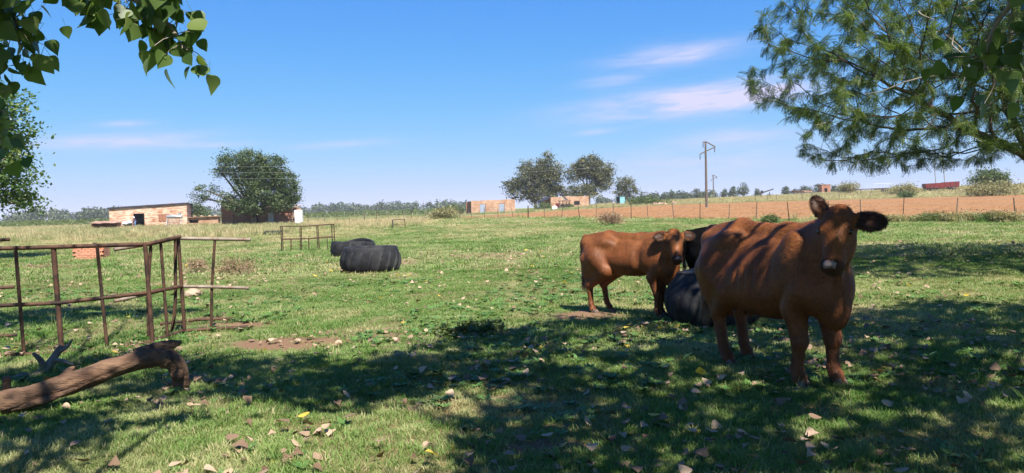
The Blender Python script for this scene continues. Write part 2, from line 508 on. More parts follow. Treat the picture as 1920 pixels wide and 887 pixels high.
def blade_tuft(name, n, h, spread, width, lean, mat, seed, segs=2, col=None):
    r = random.Random(seed); vs, fs = [], []
    tint = []
    for i in range(n):
        a = r.uniform(0, 6.283); d = spread * math.sqrt(r.random())
        bx, by = d * math.cos(a), d * math.sin(a)
        la = a + r.uniform(-1.2, 1.2); ln = lean * r.uniform(.3, 1.3); hh = h * r.uniform(.45, 1.1); w = width * r.uniform(.7, 1.3)
        wa = la + 1.57 + r.uniform(-.5, .5); wx, wy = math.cos(wa) * w / 2, math.sin(wa) * w / 2
        b0 = len(vs)
        for s in range(segs):
            t = s / segs
            ox, oy = math.cos(la) * ln * hh * t * t, math.sin(la) * ln * hh * t * t
            k = 1 - .35 * t
            vs += [(bx + ox - wx * k, by + oy - wy * k, hh * t * (1 - .25 * ln * t)), (bx + ox + wx * k, by + oy + wy * k, hh * t * (1 - .25 * ln * t))]
        vs.append((bx + math.cos(la) * ln * hh, by + math.sin(la) * ln * hh, hh * (1 - .25 * ln)))
        for s in range(segs - 1):
            k = b0 + 2 * s; fs.append((k, k + 1, k + 3, k + 2))
        k = b0 + 2 * (segs - 1); fs.append((k, k + 1, k + 2))
    me = bpy.data.meshes.new(name); me.from_pydata(vs, [], fs); me.update()
    me.materials.append(mat)
    o = bpy.data.objects.new(name, me)
    return o

def grass_mat():
    m, nt, b, out = new_mat('grass_blades')
    def at(n):
        a = nt.nodes.new('ShaderNodeAttribute'); a.attribute_name = n; a.attribute_type = 'INSTANCER'; return a.outputs['Fac']
    rnd = nt.nodes.new('ShaderNodeObjectInfo').outputs['Random']
    green = ramp(nt, at('shade'), [(0.0, (.062, .145, .022)), (.5, (.122, .222, .045)), (1.0, (.205, .285, .080))])
    straw = ramp(nt, at('shade'), [(0.0, (.34, .26, .14)), (1.0, (.58, .48, .29))])
    c = mixc(nt, at('dry'), green, straw)
    nt.links.new(c, b.inputs['Base Color']); b.inputs['Roughness'].default_value = .55; b.inputs['Specular IOR Level'].default_value = .25
    tr = nt.nodes.new('ShaderNodeBsdfTranslucent'); nt.links.new(mixc(nt, 1.0, c, (1.15, 1.25, .6), 'MULTIPLY'), tr.inputs[0])
    mx = nt.nodes.new('ShaderNodeMixShader'); mx.inputs[0].default_value = .35
    nt.links.new(b.outputs[0], mx.inputs[1]); nt.links.new(tr.outputs[0], mx.inputs[2]); nt.links.new(mx.outputs[0], out.inputs[0])
    return m
M['grass'] = grass_mat()

def source_set(name, objs):
    c = bpy.data.collections.new(name)
    for o in objs: c.objects.link(o)
    return c

def instancer(name, P, rot, scl, idx, attrs, coll, label, cat=None, parent=None):
    """points of one object carry copies of the small meshes in coll"""
    n = len(P)
    me = bpy.data.meshes.new(name); me.vertices.add(n); me.vertices.foreach_set('co', np.asarray(P, np.float32).ravel())
    a = me.attributes.new('rot', 'FLOAT_VECTOR', 'POINT'); a.data.foreach_set('vector', np.asarray(rot, np.float32).ravel())
    a = me.attributes.new('scl', 'FLOAT_VECTOR', 'POINT'); a.data.foreach_set('vector', np.asarray(scl, np.float32).ravel())
    a = me.attributes.new('pick', 'INT', 'POINT'); a.data.foreach_set('value', np.asarray(idx, np.int32))
    for k, v in attrs.items():
        v = np.asarray(v, np.float32)
        if v.ndim == 2: a = me.attributes.new(k, 'FLOAT_VECTOR', 'POINT'); a.data.foreach_set('vector', v.ravel())
        else: a = me.attributes.new(k, 'FLOAT', 'POINT'); a.data.foreach_set('value', v)
    o = link(name, me, None, parent)
    ng = bpy.data.node_groups.new(name + '_nodes', 'GeometryNodeTree')
    ng.interface.new_socket('Geometry', in_out='INPUT', socket_type='NodeSocketGeometry')
    ng.interface.new_socket('Geometry', in_out='OUTPUT', socket_type='NodeSocketGeometry')
    gi, go = ng.nodes.new('NodeGroupInput'), ng.nodes.new('NodeGroupOutput')
    iop = ng.nodes.new('GeometryNodeInstanceOnPoints'); ci = ng.nodes.new('GeometryNodeCollectionInfo')
    ci.inputs['Collection'].default_value = coll; ci.inputs['Separate Children'].default_value = True; ci.inputs['Reset Children'].default_value = True
    iop.inputs['Pick Instance'].default_value = True
    def na(nm, dt):
        x = ng.nodes.new('GeometryNodeInputNamedAttribute'); x.data_type = dt; x.inputs['Name'].default_value = nm; return x.outputs['Attribute']
    L = ng.links.new
    L(gi.outputs[0], iop.inputs['Points']); L(ci.outputs[0], iop.inputs['Instance']); L(na('pick', 'INT'), iop.inputs['Instance Index'])
    L(na('rot', 'FLOAT_VECTOR'), iop.inputs['Rotation']); L(na('scl', 'FLOAT_VECTOR'), iop.inputs['Scale'])
    L(iop.outputs[0], go.inputs[0])
    md = o.modifiers.new('scatter', 'NODES'); md.node_group = ng
    if label: tag(o, label, cat, kind='stuff')
    else: o['kind'] = 'stuff'
    return o

lawn_src = source_set('lawn_tufts', [blade_tuft(f'tuft_a{i}', 24, .047, .085, .0050, .9, M['grass'], 10 + i) for i in range(5)])
mid_src = source_set('mid_tufts', [blade_tuft(f'tuft_m{i}', 24, .064, .16, .0095, .9, M['grass'], 40 + i) for i in range(5)])
tall_src = source_set('tall_tufts', [blade_tuft(f'tuft_t{i}', 26, .5, .28, .02, .45, M['grass'], 70 + i, 3) for i in range(5)])
tuss_src = source_set('tussocks', [blade_tuft(f'tuft_u{i}', 30, .17, .07, .005, 1.0, M['grass'], 90 + i, 3) for i in range(4)])

def wedge(n, y0, y1, half=.80, seed=0):
    r = np.random.default_rng(seed)
    y = np.sqrt(r.uniform(y0 * y0, y1 * y1, n)); x = r.uniform(-half, half, n) * y
    return x, y, r

def scatter(name, n, y0, y1, src, nsrc, label, hscale=(.7, 1.3), seed=0, prob=None, dry=None, half=.80, sxy=1.0, drop=.005, shade0=None):
    x, y, r = wedge(n, y0, y1, half, seed)
    p = prob(x, y) if prob else np.ones(n)
    k = r.random(n) < p
    x, y = x[k], y[k]; n = len(x)
    z = ground_z(x, y) - drop
    s = r.uniform(*hscale, n)
    patch = fbm(x * .8, y * .8, 55, 4)
    dr = dry(x, y, r) if dry else dry_mask(x, y)
    dr = np.clip(dr + r.normal(0, .16, n), 0, 1)
    dr = np.where(r.random(n) < .07, np.maximum(dr, .8), dr)
    sh = np.clip(patch * 1.2 - .1 + r.normal(0, .18, n), 0, 1)
    hs_ = s * (.6 + .8 * fbm(x * 1.7, y * 1.7, 21, 3))
    rot = np.stack([r.normal(0, .12, n), r.normal(0, .12, n), r.uniform(0, 6.283, n)], 1)
    scl = np.stack([s * sxy, s * sxy, hs_], 1)
    return instancer(name, np.stack([x, y, z], 1), rot, scl, r.integers(0, nsrc, n), {'dry': dr, 'shade': sh}, src, label, 'grass')

nob = lambda x, y: 1 - .93 * bare_mask(x, y)
out_field = lambda x, y: (field_mask(x, y) < .3).astype(float)
scatter('short_grass', 23000, 2.6, 7.5, lawn_src, 5, 'short green lawn grass under the shade in the foreground', seed=1, prob=nob)
scatter('pasture_grass', 34000, 7.3, 18, mid_src, 5, 'short green pasture grass around the cattle and tyres', hscale=(.5, .95), seed=2, prob=nob)
scatter('rough_grass', 42000, 17.5, 62, mid_src, 5, 'rough green and straw grass of the open pasture', hscale=(.9, 1.8), seed=3, prob=lambda x, y: nob(x, y) * out_field(x, y), sxy=1.25)
scatter('far_pasture_grass', 30000, 58, 142, mid_src, 5, 'rough grass of the far pasture before the houses', hscale=(1.6, 2.8), seed=6, prob=out_field, sxy=1.5)
def tall_prob(x, y):
    t = x / y
    left = (t < -.12) * sstep(62, 80, y) * 1.0 + (t < -.3) * sstep(42, 62, y) * .7
    hedge = np.exp(-(sd_seg_side(x, y) / 1.6) ** 2) * (.08 + .85 * sstep(.36, .50, t)) * (t > -.1)
    rise = (y > 141) * (t > -.06) * 1.0
    return np.clip(np.maximum.reduce([left, hedge, rise]), 0, 1) * (1 - field_mask(x, y)) * (.35 + 1.1 * sstep(.35, .6, fbm(x * .15, y * .15, 8, 3)))
scatter('tall_grass', 85000, 30, 200, tall_src, 5, 'tall seeding grass along fences and around the old houses', hscale=(.6, 1.35), seed=4, prob=tall_prob, half=.85, drop=.03,
        dry=lambda x, y, r: np.clip(dry_mask(x, y) * .95 + .12 + (r.random(len(x)) < .2) * .3, 0, 1))
def rosette(name, seed):
    r = random.Random(seed); vs, fs = [], []
    for i in range(11):
        a = i * 2.4 + r.uniform(-.3, .3); L = r.uniform(.035, .07); w = L * .42; up = r.uniform(.25, .9)
        ca, sa = math.cos(a), math.sin(a); b = len(vs)
        for t, k in ((.08, .25), (.5, 1.0), (1.0, .12)):
            for s in (-1, 1): vs.append((ca * L * t - sa * w * .5 * k * s, sa * L * t + ca * w * .5 * k * s, .012 + L * up * t * (1 - .45 * t)))
        fs += [(b, b + 1, b + 3, b + 2), (b + 2, b + 3, b + 5, b + 4)]
    me = bpy.data.meshes.new(name); me.from_pydata(vs, [], fs); me.update(); me.materials.append(M['weed_leaf']); return bpy.data.objects.new(name, me)
M['weed_leaf'] = mat_two('weed_leaf', (.045, .105, .020), (.085, .165, .035), 20, .6)
weed_src = source_set('rosettes', [rosette(f'rosette{i}', 300 + i) for i in range(4)])
scatter('low_weeds', 5200, 3.2, 16, weed_src, 4, 'low broad leaved weeds growing among the lawn grass', hscale=(.7, 1.6), seed=8, prob=lambda x, y: sstep(.50, .64, fbm(x * .8 + 9, y * .8, 93, 4)))
scatter('grass_tussocks', 600, 3.2, 16, tuss_src, 4, 'loose longer grass tussocks standing above the lawn', hscale=(.5, 1.1), seed=5, prob=lambda x, y: sstep(.5, .7, fbm(x * .9, y * .9, 91, 3)))
# ------------------------------------------------------------------ cattle: one continuous surface grown from blended volumes
class Field:
    def __init__(s, lo, hi, h):
        s.lo = np.array(lo, float); s.h = h
        s.n = np.ceil((np.array(hi) - s.lo) / h).astype(int) + 1
        s.F = np.full(s.n, .30, np.float32)
    def block(s, lo, hi):
        a = np.clip(np.floor((np.array(lo) - s.lo) / s.h).astype(int), 0, s.n - 1)
        b = np.clip(np.ceil((np.array(hi) - s.lo) / s.h).astype(int) + 1, 0, s.n)
        ax = [s.lo[i] + s.h * np.arange(a[i], b[i]) for i in range(3)]
        X, Y, Z = np.meshgrid(*ax, indexing='ij', sparse=True)
        return tuple(slice(a[i], b[i]) for i in range(3)), X, Y, Z
    def mix(s, sl, d, k, sub=False):
        f = s.F[sl]
        if sub:
            h = np.clip(.5 - .5 * (f + d) / k, 0, 1); s.F[sl] = f * (1 - h) - d * h + k * h * (1 - h)
        else:
            h = np.clip(.5 + .5 * (f - d) / k, 0, 1); s.F[sl] = f * (1 - h) + d * h - k * h * (1 - h)
    def ell(s, c, r, k=.05, M3=None, sub=False):
        c = np.array(c, float); r = np.array(r, float); e = r.max() + k + .05
        sl, X, Y, Z = s.block(c - e, c + e)
        X, Y, Z = X - c[0], Y - c[1], Z - c[2]
        if M3 is not None:
            m = np.array(M3)                       # rows: local axes
            X, Y, Z = (m[0, 0] * X + m[0, 1] * Y + m[0, 2] * Z, m[1, 0] * X + m[1, 1] * Y + m[1, 2] * Z, m[2, 0] * X + m[2, 1] * Y + m[2, 2] * Z)
        k0 = np.sqrt((X / r[0]) ** 2 + (Y / r[1]) ** 2 + (Z / r[2]) ** 2)
        k1 = np.sqrt((X / r[0] ** 2) ** 2 + (Y / r[1] ** 2) ** 2 + (Z / r[2] ** 2) ** 2) + 1e-9
        s.mix(sl, k0 * (k0 - 1) / k1, k, sub)
    def cone(s, a, b, ra, rb, k=.04, flat=None):
        """tapered limb from a to b; flat = (axis, factor) thins it along an axis"""
        a = np.array(a, float); b = np.array(b, float); e = max(ra, rb) + k + .04
        sl, X, Y, Z = s.block(np.minimum(a, b) - e, np.maximum(a, b) + e)
        d = b - a; L2 = (d * d).sum()
        t = np.clip(((X - a[0]) * d[0] + (Y - a[1]) * d[1] + (Z - a[2]) * d[2]) / L2, 0, 1)
        f = [1, 1, 1]
        if flat: f[flat[0]] = 1 / flat[1]
        q = np.sqrt(((X - a[0] - d[0] * t) * f[0]) ** 2 + ((Y - a[1] - d[1] * t) * f[1]) ** 2 + ((Z - a[2] - d[2] * t) * f[2]) ** 2)
        s.mix(sl, (q - (ra + (rb - ra) * t)) * (flat[1] if flat else 1), k)
    def chain(s, P, r, k=.03):
        for i in range(len(P) - 1): s.cone(P[i], P[i + 1], r[i], r[i + 1], k)
    def mesh(s):
        F = s.F; S = F < 0
        n = np.array(F.shape)
        corner = [(i, j, k) for i in (0, 1) for j in (0, 1) for k in (0, 1)]
        c = np.zeros(n - 1, np.int8)
        for i, j, k in corner: c += S[i:n[0] - 1 + i, j:n[1] - 1 + j, k:n[2] - 1 + k]
        act = (c > 0) & (c < 8)
        I = np.argwhere(act)
        vid = np.full(n - 1, -1, np.int32); vid[act] = np.arange(len(I))
        acc = np.zeros((len(I), 3)); cnt = np.zeros(len(I))
        for a in range(8):
            for b in range(a + 1, 8):
                ca, cb = np.array(corner[a]), np.array(corner[b])
                if np.abs(ca - cb).sum() != 1: continue
                pa, pb = I + ca, I + cb
                fa, fb = F[tuple(pa.T)], F[tuple(pb.T)]
                m = (fa < 0) != (fb < 0)
                t = np.where(m, fa / np.where(m, fa - fb, 1), 0)
                acc[m] += (pa + (pb - pa) * t[:, None])[m]; cnt[m] += 1
        V = s.lo + s.h * acc / cnt[:, None]
        quads = []
        for ax in range(3):
            sl0 = [slice(0, n[i]) for i in range(3)]; sl1 = list(sl0)
            sl0[ax] = slice(0, n[ax] - 1); sl1[ax] = slice(1, n[ax])
            A, B = S[tuple(sl0)], S[tuple(sl1)]
            u, w = (ax + 1) % 3, (ax + 2) % 3
            e = np.argwhere(A != B)
            e = e[(e[:, u] > 0) & (e[:, w] > 0) & (e[:, u] < n[u] - 1) & (e[:, w] < n[w] - 1)]
            inside = A[tuple(e.T)]
            def off(du, dw):
                o = e.copy(); o[:, u] += du; o[:, w] += dw; return vid[tuple(o.T)]
            q = np.stack([off(-1, -1), off(0, -1), off(0, 0), off(-1, 0)], 1)
            q[~inside] = q[~inside][:, ::-1]
            quads.append(q)
        Q = np.concatenate(quads)
        return V, Q[(Q >= 0).all(1)]

def coat_mat(name, black=False):
    m, nt, b, out = new_mat(name)
    a = nt.nodes.new('ShaderNodeAttribute'); a.attribute_name = 'coat'
    v = coords(nt, 'Object', (1, 1, .35))
    n1 = noise(nt, v, 55, 5, .65, .5); n2 = noise(nt, coords(nt, 'Object'), 3.2, 5, .6); n3 = noise(nt, v, 220, 3, .6); n4 = noise(nt, coords(nt, 'Object', (1.6, 1.6, .7)), 11, 4, .6, .8)
    c = mixc(nt, ramp(nt, n2, [(.35, 0.0), (.7, 1.0)]), a.outputs['Color'], mixc(nt, 1.0, a.outputs['Color'], (1.25, 1.22, 1.15), 'MULTIPLY'))
    c = mixc(nt, ramp(nt, n1, [(.3, 0.6), (.62, 0.0)]), c, mixc(nt, 1.0, c, (.55, .5, .45), 'MULTIPLY'))
    nt.links.new(c, b.inputs['Base Color'])
    b.inputs['Roughness'].default_value = .72 if not black else .95
    b.inputs['Specular IOR Level'].default_value = .14 if not black else .02
    b.inputs['Sheen Weight'].default_value = .06 if not black else .0; b.inputs['Sheen Roughness'].default_value = .4
    b.inputs['Sheen Tint'].default_value = (1, .75, .5, 1)
    c = mixc(nt, ramp(nt, n4, [(.42, 0.0), (.70, .45)]), c, mixc(nt, 1.0, c, (.62, .58, .55), 'MULTIPLY')); nt.links.new(c, b.inputs['Base Color'])
    bump(nt, b, math_n(nt, 'ADD', math_n(nt, 'ADD', n1, math_n(nt, 'MULTIPLY', n3, .5)), math_n(nt, 'MULTIPLY', n4, 1.6)), .6, .014)
    return m
M['coat'] = coat_mat('red_brown_coat'); M['coat_black'] = coat_mat('black_coat', True)
M['hoof'] = mat_two('hoof_horn', (.075, .05, .038), (.16, .115, .085), 18, .55, .3, 40, .003)
M['eye'] = mat_two('cow_eye', (.006, .004, .003), (.012, .008, .006), 8, .08, spec=.7)
M['hair_blond'] = mat_two('tail_hair', (.19, .095, .045), (.36, .22, .12), 14, .6)
M['hair_red'] = mat_two('coat_hair', (.16, .055, .022), (.25, .095, .04), 30, .6)
M['hair_dark'] = mat_two('dark_ear_hair', (.02, .012, .009), (.05, .026, .016), 30, .6)
M['nose'] = mat_two('mottled_nose', (.17, .115, .095), (.26, .19, .165), 30, .5, .3, 90, .002, c3=(.06, .04, .035), s3=55, spec=.5)
M['nose_dark'] = mat_two('dark_nose', (.02, .017, .016), (.045, .036, .033), 30, .4, .3, 90, .002, spec=.5)

def fur_mat():
    m, nt, b, out = new_mat('short_fur')
    def at(nm, o): a = nt.nodes.new('ShaderNodeAttribute'); a.attribute_name = nm; a.attribute_type = 'INSTANCER'; return a.outputs[o]
    k = ramp(nt, at('tone', 'Fac'), [(0.0, .55), (.5, 1.0), (1.0, 1.5)])
    c = mixc(nt, 1.0, at('coat', 'Color'), k, 'MULTIPLY')
    nt.links.new(c, b.inputs['Base Color']); b.inputs['Roughness'].default_value = .5; b.inputs['Specular IOR Level'].default_value = .3
    return m
M['fur'] = fur_mat()
def fur_tuft(name, seed):
    r = random.Random(seed); vs, fs = [], []
    for i in range(5):
        y0 = r.uniform(-.009, .009); x0 = r.uniform(-.008, .008); L = r.uniform(.018, .032); w = .0016; dy = r.uniform(-.006, .006); h = L * r.uniform(.10, .24); b = len(vs)
        vs += [(x0, y0 - w, -.001), (x0, y0 + w, -.001), (x0 + L * .55, y0 + dy * .5 - w * .8, h * .8), (x0 + L * .55, y0 + dy * .5 + w * .8, h * .8), (x0 + L, y0 + dy, h)]
        fs += [(b, b + 1, b + 3, b + 2), (b + 2, b + 3, b + 4)]
    me = bpy.data.meshes.new(name); me.from_pydata(vs, [], fs); me.update(); me.materials.append(M['fur']); return bpy.data.objects.new(name, me)
FUR_SRC = source_set('fur_tufts', [fur_tuft(f'fur_tuft{i}', 500 + i) for i in range(3)])
def unit(v): v = np.array(v, float); return v / np.linalg.norm(v)

def make_cow(name, loc, heading, label, S=1.0, belly=1.0, leg=1.0, poll=(.93, -.2, 1.50), look=-50.0, pitch=22.0, h=.012, base=(.190, .060, .0165), black=False, ears=None,
             steps=((0, 0), (0, 0)), hsteps=((0, 0), (0, 0)), udder=True, nose='nose', muzzle_dark=.8, headscale=1.0, tailside=.0, thin=1.0, fine=True, deep=1.0, lr=1.0):
    """steps/hsteps: forward and sideways shift of the right and left hoof of each pair"""
    f = Field((-1.20 * S, -.62 * S, -.02), (1.35 * S, .62 * S, 1.72 * S), h * S)
    lz = lambda z: z if z > .62 else z * leg          # unused legs scale keeps body heights
    g = lambda p: tuple(c * S for c in p)
    E = lambda c, r, k=.05, **kw: f.ell(g(c), g(r), k * S, **kw)
    C = lambda a, b, ra, rb, k=.04, flat=None: f.cone(g(a), g(b), ra * S, rb * S, k * S, flat)
    w = thin
    # trunk
    E((.06, 0, .87 + (1 - deep) * .34), (.66, .29 * w, .37 * deep), .06)
    E((-.10, 0, .79 + (1 - deep) * .50), (.56, .315 * w * belly, .30 * belly * deep), .10)
    E((-.52, 0, 1.00), (.36, .235 * w, .29), .10)
    E((-.70, 0, 1.02), (.20, .20 * w, .24), .08)
    C((-.86, 0, 1.22), (-.40, 0, 1.27), .055, .085, .08)
    C((-.40, 0, 1.27), (.20, 0, 1.235), .07, .075, .08)
    C((.20, 0, 1.235), (.55, 0, 1.245), .075, .10, .10)
    for sgn in (-1, 1):
        E((-.38, .19 * w * sgn, 1.17), (.13, .07, .065), .14)            # hook bone
        E((-.80, .105 * w * sgn, 1.16), (.075, .05, .07), .06)            # pin bone
        E((-.57, .19 * w * sgn, .86), (.23, .105, .31), .08)               # thigh
        E((.47, .185 * w * sgn, .97), (.19, .10, .30), .09)               # shoulder blade
        E((.57, .145 * w * sgn, .80), (.14, .09, .18), .07)               # point of shoulder
        E((-.18, .338 * w * sgn, 1.12), (.14, .05, .09), .11, sub=True)  # hollow before the hook
    for sgn in (-1, 1):
        E((.24, .345 * w * sgn, .98), (.055, .055, .26), .07, sub=True)   # behind the shoulder
        for rx in (-.12, -.02, .08, .17):
            E((rx, (.360 if S > .9 else .40) * w * sgn, .93), (.020, .045, .20), .05, sub=True)
    E((.64, 0, .82), (.18, .185 * w, .27), .09)
    E((.70, 0, .64), (.12, .085 * w, .15), .07)                            # brisket
    E((-.40, 0, .66 + (1 - deep) * .5), (.14, .10, .08), .06)
    if udder:
        E((-.50, 0, .62), (.15, .12, .10), .05)
        for tx, ty in ((-.39, .06), (-.39, -.06), (-.52, .06), (-.52, -.06)): C((tx, ty, .55), (tx, ty, .475), .022, .014, .02)
    # legs; side -1 is the animal's right
    hooves = []
    for i, sgn in enumerate((-1, 1)):
        dx, dy = steps[i]; o = .155 * w * sgn
        P = [(.56, .17 * w * sgn, .80), (.45 + dx * .1, .175 * w * sgn, .64), (.50 + dx * .55, o + dy * .5, .375), (.49 + dx * .9, o + dy * .9, .15), (.515 + dx, o + dy, .085), (.545 + dx, o + dy, .03)]
        for a, b, ra, rb in zip(P[:-1], P[1:], (.125, .098, .054, .042, .046), (.105, .060, .040, .046, .050)): C(a, b, ra * lr, rb * lr, .03)
        E((P[2][0] + .012, P[2][1], P[2][2] + .01), (.052, .052, .065), .03)
        hooves.append((P[5][0], P[5][1]))
        dx, dy = hsteps[i]; o = .165 * w * sgn
        P = [(-.56, .18 * w * sgn, .92), (-.36 + dx * .2, .195 * w * sgn, .72), (-.68 + dx * .6, o + dy * .5, .475), (-.65 + dx * .85, o + dy * .9, .17), (-.615 + dx, o + dy, .09), (-.58 + dx, o + dy, .03)]
        C(P[0], P[1], .17, .115, .07); C(P[1], P[2], .11, .064, .05); C((-.76, .15 * w * sgn, .88), (P[2][0] - .005, P[2][1], P[2][2] + .02), .115, .048, .06)
        C(P[2], P[3], .056 * lr, .041 * lr, .03); C(P[3], P[4], .041 * lr, .047 * lr, .03); C(P[4], P[5], .047 * lr, .05 * lr, .02)
        E((P[2][0] - .02, P[2][1], P[2][2] + .015), (.055, .042, .06), .03)
        hooves.append((P[5][0], P[5][1]))
    # head frame: s to the animal's left, n out of the face, d from poll to muzzle
    p0 = np.array(poll, float); yaw = R(look); pi = R(pitch)
    fw = np.array((math.cos(yaw), math.sin(yaw), 0)); sd = np.array((-math.sin(yaw), math.cos(yaw), 0)); up = np.array((0, 0, 1.))
    d = -up * math.cos(pi) + fw * math.sin(pi); n = fw * math.cos(pi) + up * math.sin(pi)
    K = headscale
    H = lambda a, b, c: tuple(p0 + (sd * a + n * b + d * c) * K)
    M3 = np.array([sd, n, d])
    HE = lambda c, r, k=.03, **kw: f.ell(g(H(*c)), [q * S * K for q in r], k * S * K, M3=M3, **kw)
    HC = lambda a, b, ra, rb, k=.03: f.cone(g(H(*a)), g(H(*b)), ra * S * K, rb * S * K, k * S * K)
    # neck
    nb = np.array(H(0, -.13, .10))
    mid = (np.array((.55, 0, 1.05)) + nb) / 2 + np.array((.03, 0, .0))
    C((.50, 0, 1.04), tuple(mid), .22 * w, .145 * w, .09); C(tuple(mid), tuple(nb), .165 * w, .115, .07)
    C((.58, 0, .88), tuple(np.array(H(0, -.15, .22))), .145 * w, .075, .07)
    C((.70, 0, .68), tuple(np.array(H(0, -.13, .30))), .05, .025, .04)                 # dewlap
    C((.50, 0, 1.22), tuple(np.array(H(0, -.10, .03))), .085, .075, .08)
    # head
    HE((0, -.065, .085), (.100, .10, .115)); HE((0, -.05, .0), (.065, .055, .045), .05)
    HE((0, -.01, .145), (.112, .075, .13), .04)
    for s_ in (-1, 1):
        HE((s_ * .092, .008, .165), (.036, .045, .042), .03)
        HE((s_ * .060, -.105, .235), (.045, .085, .12), .05)
        HC((s_ * .06, -.10, .22), (s_ * .030, -.05, .42), .060, .035)
    HC((0, -.015, .20), (0, .0, .41), .088, .070, .04)
    HE((0, .006, .445), (.086, .072, .062), .04); HE((0, -.045, .478), (.058, .052, .034), .03)
    for s_ in (-1, 1):
        HE((s_ * .122, .012, .182), (.022, .022, .020), .02, sub=True)
        HE((s_ * .044, .078, .438), (.018, .02, .012), .012, sub=True)
    f.ell(g(H(0, .06, .497)), [q * S * K for q in (.075, .04, .006)], .012 * S, M3=M3, sub=True)
    # ears: (dir in s,n,d), length, half width, cup normal
    ears = ears or {1: ((1, -.1, .12), .21), -1: ((-1, -.1, .12), .21)}
    earinfo = []
    for s_, (dr, L, *wf) in ears.items():
        wf = wf[0] if wf else 1.0
        b = np.array(H(s_ * .095, -.06, .055)); a1 = unit(sd * dr[0] + n * dr[1] + d * dr[2])
        nrm = unit(n * .8 - d * .15 - a1 * np.dot(a1, n) * .8); nrm = unit(nrm - a1 * np.dot(nrm, a1)); wv = np.cross(a1, nrm)
        c = b + a1 * (L * .55)
        f.cone(g(b), g(b + a1 * L * .3), .036 * S, .042 * S, .03 * S)
        f.ell(g(c), [L * .52 * S, .080 * wf * S * L / .21, .024 * S], .03 * S, M3=np.array([a1, wv, nrm]))
        f.ell(g(c + nrm * .030), [L * .40 * S, .046 * wf * S * L / .21, .022 * S], .012 * S, M3=np.array([a1, wv, nrm]), sub=True)
        earinfo.append((b, a1, wv * wf, nrm, L))
    # tail
    T = [(-.86, 0, 1.24), (-.925, tailside * .3, 1.15), (-.935, tailside * .7, .95), (-.925, tailside, .72), (-.92, tailside, .52)]
    f.chain([g(p) for p in T], [r_ * S for r_ in (.055, .04, .03, .025, .022)], .025 * S)
    V, Q = f.mesh()
    # coat colour by place on the body
    X = V / S
    col = np.tile(np.array(base, float), (len(V), 1))
    u = (X - p0) @ M3.T / K
    inhead = (np.abs(u[:, 0]) < .16) & (u[:, 1] > -.25) & (u[:, 2] > -.1) & (u[:, 2] < .56)
    mz = sstep(.385, .43, u[:, 2]) * inhead * (np.abs(u[:, 1]) < .16)
    dk = np.array((.028, .016, .011)) if not black else np.array((.008, .008, .009))
    col = col * (1 - (mz * muzzle_dark)[:, None]) + dk * (mz * muzzle_dark)[:, None]
    if not black:
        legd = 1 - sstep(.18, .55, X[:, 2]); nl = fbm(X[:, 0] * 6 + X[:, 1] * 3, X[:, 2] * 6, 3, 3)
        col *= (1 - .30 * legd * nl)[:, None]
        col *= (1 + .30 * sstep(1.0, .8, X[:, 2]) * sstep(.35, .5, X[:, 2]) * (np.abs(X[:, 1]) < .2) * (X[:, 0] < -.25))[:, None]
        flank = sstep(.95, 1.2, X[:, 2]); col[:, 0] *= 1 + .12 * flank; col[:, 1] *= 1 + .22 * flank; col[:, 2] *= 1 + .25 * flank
        eye = np.exp(-(((np.abs(u[:, 0]) - .105) / .03) ** 2 + ((u[:, 1] - .01) / .05) ** 2 + ((u[:, 2] - .18) / .026) ** 2)); col *= (1 - .7 * eye * inhead)[:, None]
    for (b, a1, wv, nrm, L) in earinfo:
        q_ = X - b; al = q_ @ a1; wd = np.abs(q_ @ wv); nr = q_ @ nrm
        ins = (al > .05) & (al < L * 1.12) & (wd < .09) & (np.abs(nr) < .05)
        inner = ins & (nr > -.002) & (wd < .05)
        col[ins] *= .62; col[inner] = col[inner] * .35
    root = empty(name, loc, heading, label, 'cow' if S > .93 else 'calf')
    cm = M['coat_black' if black else 'coat']
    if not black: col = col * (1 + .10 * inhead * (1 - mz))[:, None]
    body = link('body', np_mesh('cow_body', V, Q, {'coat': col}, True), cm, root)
    sm = body.modifiers.new('smooth', 'SMOOTH'); sm.factor = .5; sm.iterations = 2
    for (hx, hy) in hooves:
        mb = MB()
        for t in (-1, 1):
            ring = []
            mb.add([], [])
            prof = [(.058, -.012), (.054, .02), (.044, .055), (.03, .07)]
            vs, fs = [], []; m = 10
            for (r_, z) in prof:
                for k in range(m):
                    a = 2 * math.pi * k / m
                    vs.append(((hx + .022 - z * .25 + r_ * 1.05 * math.cos(a)) * S, (hy + t * .0255 + r_ * .46 * math.sin(a)) * S, z * S))
            for i in range(len(prof) - 1):
                for k in range(m): fs.append((i * m + k, i * m + (k + 1) % m, (i + 1) * m + (k + 1) % m, (i + 1) * m + k))
            fs.append(tuple(range(3 * m, 4 * m)))
            mb.add(vs, fs, True)
        mb.build('hoof', M['hoof'], root)
    for s_ in (-1, 1):
        c = np.array(H(s_ * .108, .016, .182)) * S
        MB().ball(c, [.021 * S * K] * 3, 12, 8).build('eye', M['eye'], body)
    if fine:          # short lying hair: backwards over the trunk, down the legs and the face
        nm_ = np.zeros(len(V) * 3, np.float32); body.data.vertices.foreach_get('normal', nm_); nm_ = nm_.reshape(-1, 3).astype(float)
        rf_ = np.random.default_rng(int(S * 1000))
        bare_ = (mz > .5) | (X[:, 2] < .07)
        for s_ in (-1, 1): bare_ |= np.linalg.norm(u - np.array((s_ * .108, .01, .182)), axis=1) < .032
        pool = np.flatnonzero(~bare_)
        pick_ = rf_.choice(pool, min(len(pool), 52000), replace=False)
        fl = np.tile(np.array((-.75, 0, -.66)), (len(V), 1))
        fl[X[:, 2] < .62] = (-.15, 0, -1)
        fl[inhead] = d * .9 - n * .2
        swirl = fbm(X[:, 0] * 3 + X[:, 1] * 5, X[:, 2] * 3, 41, 3) - .5
